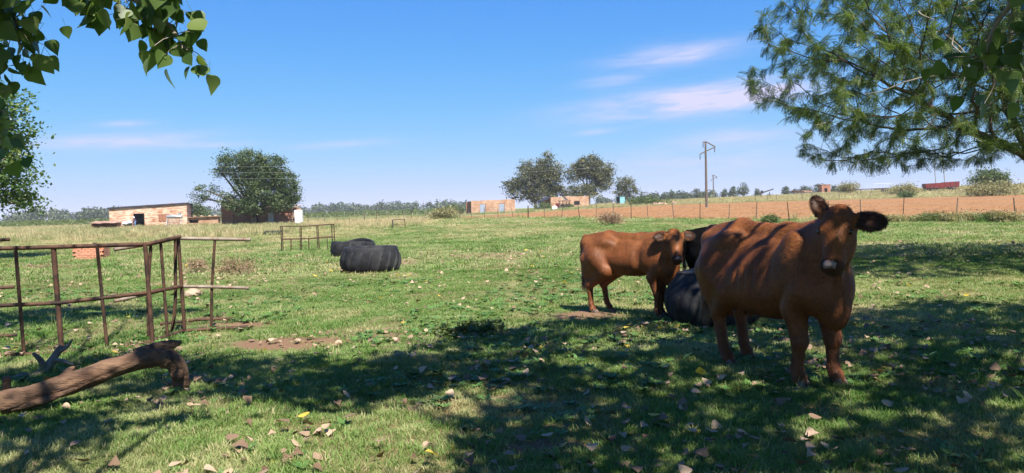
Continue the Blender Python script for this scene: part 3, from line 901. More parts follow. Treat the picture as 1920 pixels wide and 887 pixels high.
        fl = fl + np.stack([swirl * .9, rf_.normal(0, .12, len(V)), -swirl * .9], 1)
        nn_ = nm_[pick_] / (np.linalg.norm(nm_[pick_], axis=1, keepdims=True) + 1e-9); ff = fl[pick_] + rf_.normal(0, .16, (len(pick_), 3))
        ff = ff - nn_ * (ff * nn_).sum(1, keepdims=True); ff /= np.linalg.norm(ff, axis=1, keepdims=True) + 1e-9
        sd_ = np.cross(nn_, ff)
        rot_ = np.stack([np.arctan2(sd_[:, 2], nn_[:, 2]), -np.arcsin(np.clip(ff[:, 2], -1, 1)), np.arctan2(ff[:, 1], ff[:, 0])], 1)
        sc_f = rf_.uniform(.75, 1.25, len(pick_)) * S * np.where(inhead[pick_], .62, 1.0)
        tone_ = np.clip(fbm(X[pick_, 0] * 9 + X[pick_, 1] * 7, X[pick_, 2] * 6, 17, 3) * .7 + rf_.normal(.15, .16, len(pick_)), 0, 1)
        instancer('fur', V[pick_] + nn_ * .001, rot_, np.repeat(sc_f[:, None], 3, 1), rf_.integers(0, 3, len(pick_)), {'coat': col[pick_], 'tone': tone_}, FUR_SRC, None, parent=root)
    # nose pad laid over the front of the muzzle
    vs, fs = [], []; nu, nv = 11, 8
    for j in range(nv):
        for i in range(nu):
            a = -1 + 2 * i / (nu - 1); bb = j / (nv - 1)
            wd = .050 * (1 - .10 * bb) * (1 - .25 * (bb < .2)); s0 = a * wd; c0 = .418 + .062 * bb
            rr2 = max(0.0, 1 - (s0 / .086) ** 2 - ((c0 - .445) / .062) ** 2 * .9)
            vs.append(tuple(np.array(H(s0, .006 + .072 * math.sqrt(rr2) + .015 - .022 * (abs(a) > .99) - .012 * (bb > .99 or bb < .01), c0)) * S))
    for j in range(nv - 1):
        for i in range(nu - 1): fs.append((j * nu + i, j * nu + i + 1, (j + 1) * nu + i + 1, (j + 1) * nu + i))
    MB().add(vs, fs, True).build('nose', M[nose], body)
    # hair: tail switch, ear fringes, poll tuft
    rr_ = random.Random(hash(name) & 255 if False else int(S * 100))
    def strands(nm, specs, mat, parent):
        vs, fs = [], []
        for (p, dr, L, wd) in specs:
            p = np.array(p); dr = unit(dr); side = unit(np.cross(dr, (rr_.uniform(-1, 1), rr_.uniform(-1, 1), .3)))
            b0 = len(vs); cur = p.copy(); dd = dr.copy()
            for s2 in range(4):
                wv_ = side * wd * (1 - s2 / 3.2) / 2
                vs += [tuple((cur - wv_) * S), tuple((cur + wv_) * S)]
                dd = unit(dd + np.array((rr_.gauss(0, .10), rr_.gauss(0, .10), -.10))); cur = cur + dd * L / 3
            for s2 in range(3): k = b0 + 2 * s2; fs.append((k, k + 1, k + 3, k + 2))
        o = MB().add(vs, fs).build(nm, mat, parent); o['kind'] = 'stuff'; return o
    te = np.array(T[-1]); t2 = np.array(T[-2])
    sp_ = []
    for i in range(420 if fine else 120):
        t = rr_.random(); q_ = te + (t2 - te) * t * .9
        sp_.append((q_ + np.array((rr_.gauss(0, .014), rr_.gauss(0, .014), 0)), (rr_.gauss(0, .16), rr_.gauss(0, .16), -1), rr_.uniform(.14, .30) * (1 - .35 * t), .007))
    strands('tail_switch', sp_, M['hair_blond'] if not black else M['hair_dark'], root)
    if fine:
        sp_ = []
        for (b, a1, wv, nrm, L) in earinfo:
            for i in range(1100):
                th = rr_.uniform(-2.6, 2.6); al = .55 + .50 * math.cos(th); wd = .076 * L / .21 * math.sin(th)
                p = b + a1 * al * L + wv * wd + nrm * rr_.uniform(-.012, .016)
                o_ = unit(a1 * (.35 + .7 * math.cos(th)) + wv * math.sin(th) * 1.0 + nrm * rr_.uniform(-.35, .35) + np.array((0, 0, -.12)))
                sp_.append((p, o_, rr_.uniform(.012, .030), .0022))
            for i in range(260):
                p = b + a1 * rr_.uniform(.1, .75) * L + wv * rr_.gauss(0, .02)
                sp_.append((p, unit(nrm + a1 * .6 + wv * rr_.gauss(0, .5)), rr_.uniform(.015, .03), .002))
        strands('ear_hair', sp_, M['hair_dark'] if not black else M['hair_dark'], root)
        sp_ = []
        for i in range(500):
            a = rr_.gauss(0, .045); c0 = rr_.gauss(.005, .03)
            p = np.array(H(a, -.02 - abs(c0) * .5 + rr_.gauss(0, .025), max(-.045, c0 - .01)))
            sp_.append((p, unit(n * rr_.uniform(.1, .9) + d * rr_.uniform(-.6, .8) + sd * rr_.gauss(0, .5)), rr_.uniform(.012, .026), .0035))
        strands('forelock', sp_, M['hair_red'] if not black else M['hair_dark'], root)
    return root

def head_az(dx, dy): return math.atan2(dy, dx)
HB = head_az(.35, -.937)
c0 = Vector((2.275, 6.37, 0)); c0.z = gz(c0.x, c0.y)
make_cow('cow', c0, HB, 'large red brown cow facing the camera in tree shade', S=1.0, poll=(.88, -.14, 1.44), look=-60, pitch=20, h=.0115, belly=1.0, thin=.93, deep=.97,
         ears={1: ((1, .05, .20), .225, .88), -1: ((-.50, -.15, -.85), .215, .62)}, steps=((-.06, .0), (.02, .02)), hsteps=((.16, .0), (.04, 0)), tailside=-.06)
c1 = Vector((1.60, 9.82, 0)); c1.z = gz(c1.x, c1.y)
make_cow('calf', c1, head_az(.76, -.62), 'slim red brown young calf standing side on beside the tyre', S=.84, belly=.86, thin=.84, deep=.80, lr=.86, poll=(.86, -.20, 1.36), look=-52, pitch=22, h=.0125, base=(.205, .066, .0195),
         ears={1: ((1, -.05, .05), .20), -1: ((-1, -.25, .0), .19)}, steps=((.02, 0), (-.05, -.03)), hsteps=((-.06, .0), (.10, .0)), udder=False, nose='nose_dark', headscale=1.02)
c2 = Vector((3.44, 11.0, 0)); c2.z = gz(c2.x, c2.y) - .10
make_cow('cow', c2, R(4), 'black cow hidden behind the large red cow, only its rump showing', S=.94, poll=(1.02, -.05, 1.02), look=0, pitch=35, h=.018, base=(.0035, .0035, .004), black=True, udder=False, nose='nose_dark', fine=False)
# ------------------------------------------------------------------ tyres
def tyre(name, loc, Rm, H, label, lugs=18, wave=0.0, rz=0.0, bulge=.16, inner=.72, tread=.02, top=.45):
    """a big tractor tyre lying flat: bulging wall, open top with a rim lip"""
    root = empty(name, loc, rz, label, 'tyre')
    ro = Rm; k = bulge
    prof = [(ro * inner, H * .10), (ro * (1 - k) * .98, 0.0), (ro * (1 - k * .55), H * .10), (ro * (1 - k * .18), H * .26), (ro, H * .46), (ro * (1 - .012), H * .64), (ro * (1 - k * top * .6), H * .82), (ro * (1 - k * top), H * .955), (ro * (1 - k * top - .02), H * .99), (ro * (1 - k * top - .045), H),
            (ro * (1 - k * top - .10), H * .995), (ro * inner * .98, H * .95), (ro * inner, H * .88), (ro * (1 - k) * .95, H * .78), (ro * .93, H * .5), (ro * (1 - k) * .95, H * .2)]
    def fn(x, y, z, a):
        wv = wave * (math.sin(a * 2 + 1.0) + .6 * math.sin(a * 3.0 + .4)) * max(0, z / H - .45) * 1.6
        s = 1 + .02 * math.sin(a * 2 + .7)
        return x * s, y * s, z + wv
    MB().lathe(prof, n=72, fn=fn, close=True).build('casing', M['rubber'], root)
    for i in range(lugs):
        a0 = 2 * math.pi * i / lugs
        rows = []
        for t in np.linspace(0, 1, 7):
            zz = H * (.05 + .78 * t); aa_ = a0 + .22 * t
            ff = zz / H
            rad = np.interp(ff, [0, .10, .26, .46, .64, .82], [ro * (1 - k), ro * (1 - k * .55), ro * (1 - k * .18), ro, ro * .988, ro * (1 - k * top * .6)])
            dp = tread * (1 - t ** 3)
            wv = .12 / ro * (1 - .35 * t)
            rows.append([(rad - .02, aa_ - wv * .62, zz), (rad + dp, aa_ - wv * .4, zz), (rad + dp, aa_ + wv * .4, zz), (rad - .02, aa_ + wv * .62, zz)])
        vs = []
        for r_ in rows:
            for (rd, an, zz) in r_: vs.append(fn(rd * math.cos(an), rd * math.sin(an), zz, an))
        fs = []
        for j in range(6):
            for q_ in range(3): fs.append((j * 4 + q_, j * 4 + q_ + 1, j * 4 + q_ + 5, j * 4 + q_ + 4))
        fs.append((24, 25, 26, 27)); fs.append((3, 2, 1, 0))
        MB().add(vs, fs, True).build('tread_lug', M['rubber'], root)
    return root

p = hit(1333, 616)
ty = tyre('tractor_tyre', (p.x + .16, p.y + .44, gz(p.x, p.y + .5) - .03), .60, .64, 'big black tractor tyre lying flat between calf and large cow', lugs=16, bulge=.24, inner=.56, tread=.012, top=1.0)
# flat cover resting in its mouth
cv = empty('trough_cover', (p.x + .16, p.y + .44, gz(p.x, p.y + .5) - .03 + .635), .3, 'flat black rubber cover lying on the tyre beside the calf', 'cover')
mb = MB(); mb.lathe([(.0, .0), (.36, .0), (.43, .004), (.45, .018), (.44, .034), (.36, .04), (.0, .042)], n=40, fn=lambda x, y, z, a: (x * (1 + .03 * math.sin(3 * a)), y, z + .012 * math.sin(2 * a + .5) + .05 * x))
mb.build('disc', M['rubber'], cv)
MB().lathe([(.20, .042), (.215, .055), (.235, .055), (.25, .042)], n=32, fn=lambda x, y, z, a: (x, y, z + .05 * x)).build('ridge', M['rubber'], cv)
p = hit(687, 511)
tyre('tractor_tyre', (p.x, p.y + .62, gz(p.x, p.y + .6) - .03), .735, .66, 'worn black tractor tyre with ribbed tread in the open pasture', lugs=17, bulge=.17, inner=.70, tread=.050, rz=.3)
p = hit(656, 482)
tyre('tractor_tyre', (p.x, p.y + .6, gz(p.x, p.y + .6) - .03), .78, .56, 'black tyre trough with wavy cut rim behind the ribbed tyre', lugs=14, wave=.055, bulge=.10, inner=.86, tread=.015, rz=1.0)
p = hit(513, 441)
tyre('tractor_tyre', (p.x, p.y + .6, gz(p.x, p.y + .6) - .05), .85, .36, 'low black tractor tyre lying in grass near the far tree', lugs=22, bulge=.12, inner=.66, tread=.07)

# ------------------------------------------------------------------ the rusty pipe frame in front on the left
def pipe(parent, nm, P, r, n=8, mat='rust'):
    return MB().tube(P, r, n).build(nm, M[mat], parent)

def px_path(lst): return [pt(a, b, c) for a, b, c in lst]

def own(root, o):       # keep a child mesh made in world coordinates at its place
    o.parent = root; o.matrix_parent_inverse = root.matrix_world.inverted(); return o

def child_world(root, o):
    o.parent = root; o.matrix_parent_inverse = Matrix.Translation(-Vector(root.location)); return o

fr = empty('pipe_frame', hit(270, 655), 0, 'rusty welded pipe panel standing behind the log', 'pipe frame')
def fp(nm, lst, r): return child_world(fr, MB().tube(px_path(lst), r, 8).build(nm, M['rust']))
DL, DM, DR = 8.05, 8.45, 9.25      # depth at the left edge, at the thick post and at the corner
fp('top_rail', [(-420, 470, 7.9), (0, 466, DL), (112, 463, 8.2), (275, 458, DM), (337, 444, DR)], .024)
fp('middle_rail', [(-420, 576, 7.9), (0, 573, DL), (112, 568, 8.2), (275, 549, DM), (340, 537, DR)], .023)
fp('bottom_rail', [(-420, 668, 7.9), (0, 665, DL), (75, 664, 8.12), (180, 656, 8.3), (275, 643, DM), (342, 621, DR)], .022)
for nm, a, b, r in (('upright', (29, 466, 8.07), (46, 674, 8.09), .019), ('post', (100, 463, 8.2), (117, 672, 8.22), .029), ('upright', (182, 461, 8.3), (202, 662, 8.34), .019),
                    ('post', (272, 457, 8.44), (287, 650, 8.46), .026), ('upright', (301, 452, 8.8), (315, 640, 8.85), .019), ('post', (334, 443, 9.25), (347, 632, 9.28), .024), ('upright', (-150, 468, 7.95), (-135, 676, 7.97), .019), ('post', (-300, 468, 7.92), (-285, 676, 7.94), .029)):
    fp(nm, [a, b], r)

fr2 = empty('pipe_frame', hit(400, 628), 0, 'rusty pipe panel with open rail ends right of the corner post', 'pipe frame')
def fp2(nm, lst, r, m='rust'): return child_world(fr2, MB().tube(px_path(lst), r, 8).build(nm, M[m]))
M['pale_pipe'] = mat_two('worn_highlit_pipe', (.15, .11, .08), (.26, .21, .165), 7, .6, .4, 70, .002, .1, c3=(.14, .07, .042), s3=6)  # worn paint, made paler so the colour also carries the rails' sunlit highlight
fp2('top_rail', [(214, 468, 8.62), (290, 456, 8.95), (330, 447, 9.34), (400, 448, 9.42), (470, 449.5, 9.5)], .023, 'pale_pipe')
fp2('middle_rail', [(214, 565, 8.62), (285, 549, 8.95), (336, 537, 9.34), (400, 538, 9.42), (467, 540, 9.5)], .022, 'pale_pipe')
fp2('bottom_rail', [(225, 647, 8.75), (290, 637, 9.0), (345, 620, 9.36), (400, 617, 9.42), (461, 613, 9.5)], .022)
for nm, lst, r in (('upright', [(283, 457, 8.96), (277, 550, 8.98), (279, 648, 9.0)], .020), ('upright', [(329, 448, 9.34), (329, 560, 9.36), (326, 600, 9.37), (318, 640, 9.38)], .022), ('upright', [(403, 447, 9.43), (397, 540, 9.44), (396, 627, 9.45)], .019)):
    fp2(nm, lst, r)
fr3 = empty('pipe_frame', pt(-60, 640, 8.9) * 1, 0, 'rusty pipe panel with three rail ends at the left picture edge', 'pipe frame')
fr3.location.z = 0
for nm, lst in (('top_rail', [(-300, 470, 8.6), (18, 449, 9.2)]), ('middle_rail', [(-300, 560, 8.6), (27, 538, 9.2)]), ('bottom_rail', [(-300, 650, 8.6), (32, 628, 9.2)])):
    child_world(fr3, MB().tube(px_path(lst), .021, 8).build(nm, M['rust']))
for a, b in (((-60, 454, 9.05), (-56, 640, 9.05)), ((-220, 464, 8.75), (-216, 652, 8.75))): child_world(fr3, MB().tube(px_path([a, b]), .021, 8).build('upright', M['rust']))

# pipe lying on the ground by the panel
gp = MB().tube([hit(300, 612) + Vector((0, 0, .03)), hit(372, 606) + Vector((0, 0, .04)), hit(440, 603) + Vector((0, 0, .035))], .02, 8).build('fallen_pipe', M['rust']); tag(gp, 'thin rusty pipe lying on bare earth behind the panel', 'pipe')

# ------------------------------------------------------------------ dead log with a hooked end
def rough_tube(path, rad, n=16, seed=1, amp=.10, ovs=6, ridge=0.0):
    """knotty limb: resampled path, noise on the radius"""
    P = [Vector(q_) for q_ in path]; out, rr2 = [], []
    def cr(p0, p1, p2, p3, t): return .5 * ((2 * p1) + (p2 - p0) * t + (2 * p0 - 5 * p1 + 4 * p2 - p3) * t * t + (3 * p1 - p0 - 3 * p2 + p3) * t ** 3)
    for i in range(len(P) - 1):
        a, b, c, d_ = P[max(i - 1, 0)], P[i], P[i + 1], P[min(i + 2, len(P) - 1)]
        for t in np.linspace(0, 1, ovs, endpoint=False): out.append(cr(a, b, c, d_, t)); rr2.append(rad[i] + (rad[i + 1] - rad[i]) * t)
    out.append(P[-1]); rr2.append(rad[-1])
    mb = MB(); mb.tube(out, rr2, n)
    vs = []
    for i, v in enumerate(mb.v):
        ring = min(i // n, len(out) - 1); k = i % n
        c = out[ring] if i < n * len(out) else (out[0] if i < n * len(out) + n else out[-1])
        dv = Vector(v) - c
        nz_ = float(fbm(np.array([ring * .28 + seed]), np.array([k * .45 + 3 * math.sin(k * 2 * math.pi / n)]), seed, 3)[0]) - .5
        rg = float(vnoise(np.array([k * 1.37 + seed * 5]), np.array([ring * .13]), seed + 9)[0]) - .5
        vs.append(tuple(c + dv * (1 + amp * 2 * nz_ + ridge * rg)))
    mb.v = vs
    return mb

lg = empty('fallen_log', hit(170, 745), 0, 'dead brown log with a hooked end on the shaded grass', 'log')
def lp(nm, P, r, seed, amp=.10, n=16): return child_world(lg, rough_tube(P, r, n, seed, amp, 9, .26).build(nm, M['log']))
lp('trunk', [pt(-160, 800, 5.5), pt(-40, 768, 5.6), pt(60, 742, 5.72), pt(150, 712, 5.86), pt(230, 684, 6.0), pt(275, 672, 6.1), pt(313, 672, 6.2), pt(334, 693, 6.26), pt(341, 734, 6.28)],
   [.112, .098, .086, .079, .075, .077, .084, .077, .06], 3, .18, 34)
lp('stub', [pt(120, 716, 5.8), pt(128, 698, 5.86), pt(140, 688, 5.9)], [.05, .035, .012], 15, .3, 12)
lp('bark_flap', [pt(20, 768, 5.62), pt(80, 752, 5.68), pt(140, 730, 5.76)], [.02, .035, .012], 18, .5, 10)
lp('snag', [pt(255, 668, 6.1), pt(295, 652, 6.2), pt(322, 646, 6.24), pt(341, 641, 6.27)], [.06, .05, .04, .012], 7, .25, 10)
lp('knot', [pt(333, 700, 6.2), pt(336, 702, 6.14)], [.05, .03], 4, .2, 10)
gb = empty('dead_branch', hit(90, 715), 0, 'grey weathered forked branch leaning behind the log', 'branch')
def bp(nm, P, r, seed): return child_world(gb, rough_tube(P, r, 14, seed, .22, 6, .3).build(nm, M['grey_wood']))
bp('limb', [pt(30, 740, 6.8), pt(58, 716, 6.9), pt(84, 694, 7.0), pt(100, 672, 7.05), pt(116, 648, 7.1)], [.055, .05, .05, .04, .02], 5)
bp('fork', [pt(84, 694, 7.0), pt(76, 676, 6.95), pt(62, 662, 6.9)], [.04, .028, .012], 6)
bp('fork', [pt(66, 709, 6.93), pt(44, 704, 6.85), pt(22, 709, 6.8)], [.035, .026, .012], 8)
bp('twig', [pt(98, 676, 7.05), pt(116, 676, 7.0), pt(138, 684, 6.95)], [.026, .018, .008], 9)
bp('twig', [pt(106, 662, 7.06), pt(126, 650, 7.1), pt(136, 636, 7.1)], [.022, .014, .006], 10)
st = rough_tube([hit(12, 742) - Vector((0, 0, .03)), hit(12, 742) + Vector((.01, 0, .16))], [.045, .03], 10, 12, .2).build('stump', M['log']); tag(st, 'small upright wood stump at the far left behind the log', 'stump')

# ------------------------------------------------------------------ low brick box (old water point) behind the panel
M['brick'] = mat_two('red_brick', (.36, .13, .07), (.46, .19, .105), 7, .9, .5, 40, .006, c3=(.5, .3, .2), s3=3)
p = hit(161, 485)
bk = empty('brick_surround', (p.x, p.y + .4, gz(p.x, p.y + .4) - .02), R(12), 'low red brick box around a water pipe in the pasture', 'brick box')
bm_ = MB().box((0, 0, 0), (.215, .10, .065)); me_b = bpy.data.meshes.new('brick'); me_b.from_pydata(bm_.v, [], bm_.f); me_b.materials.append(M['brick'])
def brick(x, y, z, rz):
    o = bpy.data.objects.new('brick', me_b); COL.objects.link(o); o.parent = bk; o.location = (x + random.uniform(-.004, .004), y + random.uniform(-.004, .004), z); o.rotation_euler = (0, 0, rz + random.uniform(-.02, .02))
for c_ in range(6):
    z = .035 + c_ * .075; off = .11 if c_ % 2 else 0
    for i in range(5 if c_ % 2 == 0 else 4):
        if c_ == 5 and i in (1,): continue
        brick(-.44 + off + i * .22, -.36, z, 0)
        if not (c_ == 5 and i > 2): brick(-.44 + off + i * .22, .36, z, 0)
    for i in range(3):
        for sx in (-1, 1): brick(sx * .50, -.24 + (off * .6) + i * .215, z, R(90))
MB().box((0, 0, .10), (.88, .62, .2)).build('mortar_core', mat_two('mortar', (.35, .27, .2), (.45, .36, .28), 6, .95))  .parent = bk
MB().tube([(.08, 0, .18), (.08, 0, .62)], .025, 8).tube([(.08, 0, .60), (.20, 0, .60)], .02, 8).build('water_pipe', M['dark_metal'], bk)
# stone beside the panel
p = hit(357, 557)
s_ = MB().ball((0, 0, 0), (.155, .13, .10), 18, 12, fn=lambda q_: 1 + .16 * math.sin(q_.x * 4 + 1) * math.cos(q_.y * 3) + .07 * math.sin(q_.z * 9 + q_.x * 5)).build('stone', M['stone']); s_.location = (p.x, p.y + .1, gz(p.x, p.y) + .05); tag(s_, 'pale rounded stone on the grass beside the pipe panel', 'stone')

# ------------------------------------------------------------------ far pipe rack and small frame
p = hit(531, 472); p2 = hit(634, 466)
rk = empty('hay_rack', (p.x, p.y, gz(p.x, p.y)), math.atan2(p2.y - p.y, p2.x - p.x) * .6, 'rusty open pipe hay rack standing in the pasture', 'rack')
W_, D_, H_ = 2.05, .75, 1.02
for nm, y_, z_ in (('top_rail', 0, H_), ('top_rail', D_, H_), ('middle_rail', 0, .5), ('middle_rail', D_, .5)): MB().tube([(0, y_, z_), (W_ * .5, y_, z_ - .02), (W_, y_, z_ + .02)], .019, 6).build(nm, M['rust'], rk)
for x_ in (0, W_): 
    MB().tube([(x_, 0, H_), (x_, D_, H_)], .018, 6).build('end_rail', M['rust'], rk); MB().tube([(x_, 0, .5), (x_, D_, .5)], .02, 6).build('end_rail', M['rust'], rk)
for x_, y_, h_ in ((0, 0, H_), (W_, 0, H_), (0, D_, H_), (W_, D_, H_), (.72, 0, H_), (1.42, 0, H_), (.75, D_, H_), (1.45, D_, H_)): MB().tube([(x_, y_, 0), (x_ + random.uniform(-.03, .03), y_, h_)], .019, 6).build('post', M['rust'], rk)
for x_, y_ in ((.3, 0), (1.0, 0), (1.75, 0), (.4, D_), (1.1, D_)): MB().tube([(x_, y_, 0), (x_, y_, .5)], .013, 6).build('bar', M['rust'], rk)
b0 = on_ground(737, 62); 
sf = empty('metal_frame', b0, R(8), 'small rusty metal frame standing before the straw grass', 'frame')
MB().tube([(0, 0, -.05), (-.02, .1, .75)], .05, 6).build('post', M['dark_metal'], sf); MB().tube([(1.05, 0, 0), (1.0, 0, .78)], .03, 6).build('post', M['rust'], sf); MB().tube([(-.02, .1, .76), (.5, .05, .80), (1.02, 0, .80)], .035, 6).build('top_rail', M['rust'], sf); MB().tube([(0, .05, .35), (1.03, 0, .32)], .02, 6).build('lower_rail', M['rust'], sf)
# ------------------------------------------------------------------ old houses
def brick_wall_mat(name, brickc, brick2, pale, amount):
    """far brickwork: courses and pale worn plaster too small to tell apart"""
    m, nt, b, out = new_mat(name)
    v = coords(nt, 'Object')
    bt = nn(nt, 'ShaderNodeTexBrick', Scale=1.0)
    bt.inputs['Brick Width'].default_value = .23; bt.inputs['Row Height'].default_value = .085; bt.inputs['Mortar Size'].default_value = .008
    bt.inputs['Color1'].default_value = brickc + (1,); bt.inputs['Color2'].default_value = brick2 + (1,); bt.inputs['Mortar'].default_value = (.42, .33, .25, 1)
    sw = nt.nodes.new('ShaderNodeSeparateXYZ'); nt.links.new(v, sw.inputs[0])
    cm_ = nt.nodes.new('ShaderNodeCombineXYZ'); nt.links.new(math_n(nt, 'ADD', sw.outputs[0], sw.outputs[1]), cm_.inputs[0]); nt.links.new(sw.outputs[2], cm_.inputs[1])
    nt.links.new(cm_.outputs[0], bt.inputs['Vector'])
    n1 = noise(nt, coords(nt, 'Object', (.9, .9, 4.2)), 1.15, 5, .62, .4)
    c = mixc(nt, ramp(nt, n1, [(1 - amount - .07, 0.0), (1 - amount + .04, 1.0)]), bt.outputs[0], pale)
    n2 = noise(nt, v, .5, 4, .6); c = mixc(nt, ramp(nt, n2, [(.38, 0.0), (.68, .75)]), c, mixc(nt, 1.0, c, (.6, .5, .45), 'MULTIPLY'))
    nt.links.new(c, b.inputs['Base Color']); b.inputs['Roughness'].default_value = .95; b.inputs['Specular IOR Level'].default_value = .1
    bump(nt, b, bt.outputs['Fac'], -.5, .02)
    return m
M['wall_brick'] = brick_wall_mat('worn_brick', (.36, .125, .06), (.44, .175, .085), (.60, .46, .34), .51)
M['wall_orange'] = brick_wall_mat('orange_plaster', (.34, .175, .10), (.41, .215, .125), (.48, .33, .225), .47)
M['wall_dark'] = brick_wall_mat('dark_shaded_brick', (.26, .09, .05), (.32, .12, .07), (.36, .2, .13), .40)  # dark brick; on walls out of the sun their shade is in this colour
M['roof'] = mat_two('dark_roof_sheet', (.02, .02, .03), (.05, .045, .055), 3, .6)
M['rusty_sheet'] = mat_two('rusty_sheet', (.22, .11, .07), (.42, .28, .2), 1.5, .8)
M['shutter'] = mat_two('wood_shutter', (.22, .09, .05), (.30, .14, .08), 3, .8, stretch=(6, 1, 1))
M['door_blue'] = mat_two('grey_blue_door', (.20, .23, .29), (.29, .32, .38), 2, .6)
M['teal'] = mat_two('teal_sheet', (.16, .36, .42), (.24, .46, .52), 2, .6)
M['red_paint'] = mat_two('faded_red_paint', (.13, .018, .018), (.21, .035, .03), 1.2, .6, c3=(.10, .03, .025), s3=.6)
M['blue_cloth'] = mat_two('blue_cloth', (.12, .20, .38), (.18, .27, .46), 5, .9)
M['purple_cloth'] = mat_two('dark_purple_cloth', (.05, .035, .07), (.09, .06, .11), 5, .9)
M['skin'] = mat_two('dark_skin', (.07, .04, .028), (.10, .06, .04), 6, .6)
M['cloth_white'] = mat_two('white_cloth', (.72, .72, .73), (.82, .82, .82), 3, .9)

def wall(parent, nm, p0, p1, top0, top1, mat, openings=(), th=.24, ragged=0.0, seed=0):
    """upright wall from p0 to p1 (2-D, local) with real openings (x0, x1, z0, z1)"""
    r = random.Random(seed)
    d = Vector((p1[0] - p0[0], p1[1] - p0[1])); L = d.length; d.normalize(); n = Vector((-d.y, d.x))
    xs = sorted({0.0, L} | {round(v, 3) for o in openings for v in o[:2]} | ({round(L * i / 9, 3) for i in range(1, 9)} if ragged else set()))
    tops = {x: top0 + (top1 - top0) * x / L - (r.uniform(0, ragged) if ragged else 0) for x in xs}
    mb = MB()
    def col(x0, x1, za, zb0, zb1):
        q_ = lambda x, z, s: (p0[0] + d.x * x + n.x * th * s, p0[1] + d.y * x + n.y * th * s, z)
        mb.hexa([q_(x0, za, 0), q_(x1, za, 0), q_(x1, za, 1), q_(x0, za, 1), q_(x0, zb0, 0), q_(x1, zb1, 0), q_(x1, zb1, 1), q_(x0, zb0, 1)])
    for x0, x1 in zip(xs[:-1], xs[1:]):
        op = [o for o in openings if o[0] <= x0 + 1e-4 and o[1] >= x1 - 1e-4]
        if not op: col(x0, x1, -.4, tops[x0], tops[x1])
        else:
            z0, z1 = op[0][2], op[0][3]
            if z0 > 0: col(x0, x1, -.4, z0, z0)
            col(x0, x1, z1, tops[x0], tops[x1])
    return mb.build(nm, M[mat], parent)

def box_house(name, base, rz, W, D, h0, h1, mat, label, openings, roof=True, ragged=0.0, side_mat=None, seed=0):
    root = empty(name, base, rz, label, 'house')
    wall(root, 'front_wall', (0, 0), (W, 0), h0, h1, mat, openings, ragged=ragged, seed=seed)
    wall(root, 'side_wall', (W, .003), (W, D), h1 - .004, h1 - .25, side_mat or mat, ragged=ragged, seed=seed + 1)
    wall(root, 'back_wall', (W - .25, D), (0, D), h1 - .3, h0 - .3, side_mat or mat, ragged=ragged, seed=seed + 2)
    wall(root, 'side_wall', (.003, D - .003), (.003, .25), h0 - .25, h0 - .01, side_mat or mat, ragged=ragged, seed=seed + 3).location.x = .24
    MB().box((W / 2, D / 2, -.15), (W - .6, D - .6, .3)).build('floor_slab', M['dark'], root)
    return root

# brick house on the left
b0 = on_ground(206, 114)
h1 = box_house('brick_house', b0, R(15), 11.2, 5.0, 3.05, 3.62, 'wall_brick', 'orange brick house with pale worn patches and flat dark roof', [(3.45, 4.95, 0, 2.25), (7.0, 8.2, .95, 2.05)])
rf = MB().hexa([(-.15, -.25, 3.08), (11.45, -.25, 3.66), (11.45, 5.2, 3.40), (-.15, 5.2, 2.80), (-.15, -.25, 3.32), (11.45, -.25, 3.82), (11.45, 5.2, 3.56), (-.15, 5.2, 2.98)]).build('roof', M['roof'], h1)
for i in range(3): MB().box((1.5 + i * 3.6, 1.5, 3.42 + i * .17), (.35, .25, .14)).build('roof_weight', M['stone'], rf)
wd = MB().box((7.6, .10, 1.5), (1.2, .05, 1.1)).build('window', M['shutter'], h1)
MB().box((7.3, -.02, 1.5), (.56, .05, 1.14)).build('shutter', M['shutter'], wd); MB().box((7.93, -.05, 1.47), (.5, .05, 1.1), rz=.25).build('shutter', M['shutter'], wd)
MB().box((4.2, 2.6, 1.4), (7.8, .1, 2.7)).build('inner_wall', M['dark'], h1)  # near-black sheet painting the unlit room behind door and window
MB().box((3.40, -.012, 1.13), (.09, .03, 2.26)).box((5.0, -.012, 1.13), (.09, .03, 2.26)).box((4.2, -.012, 2.30), (1.7, .03, .09)).build('door_frame', M['rusty_sheet'], h1)

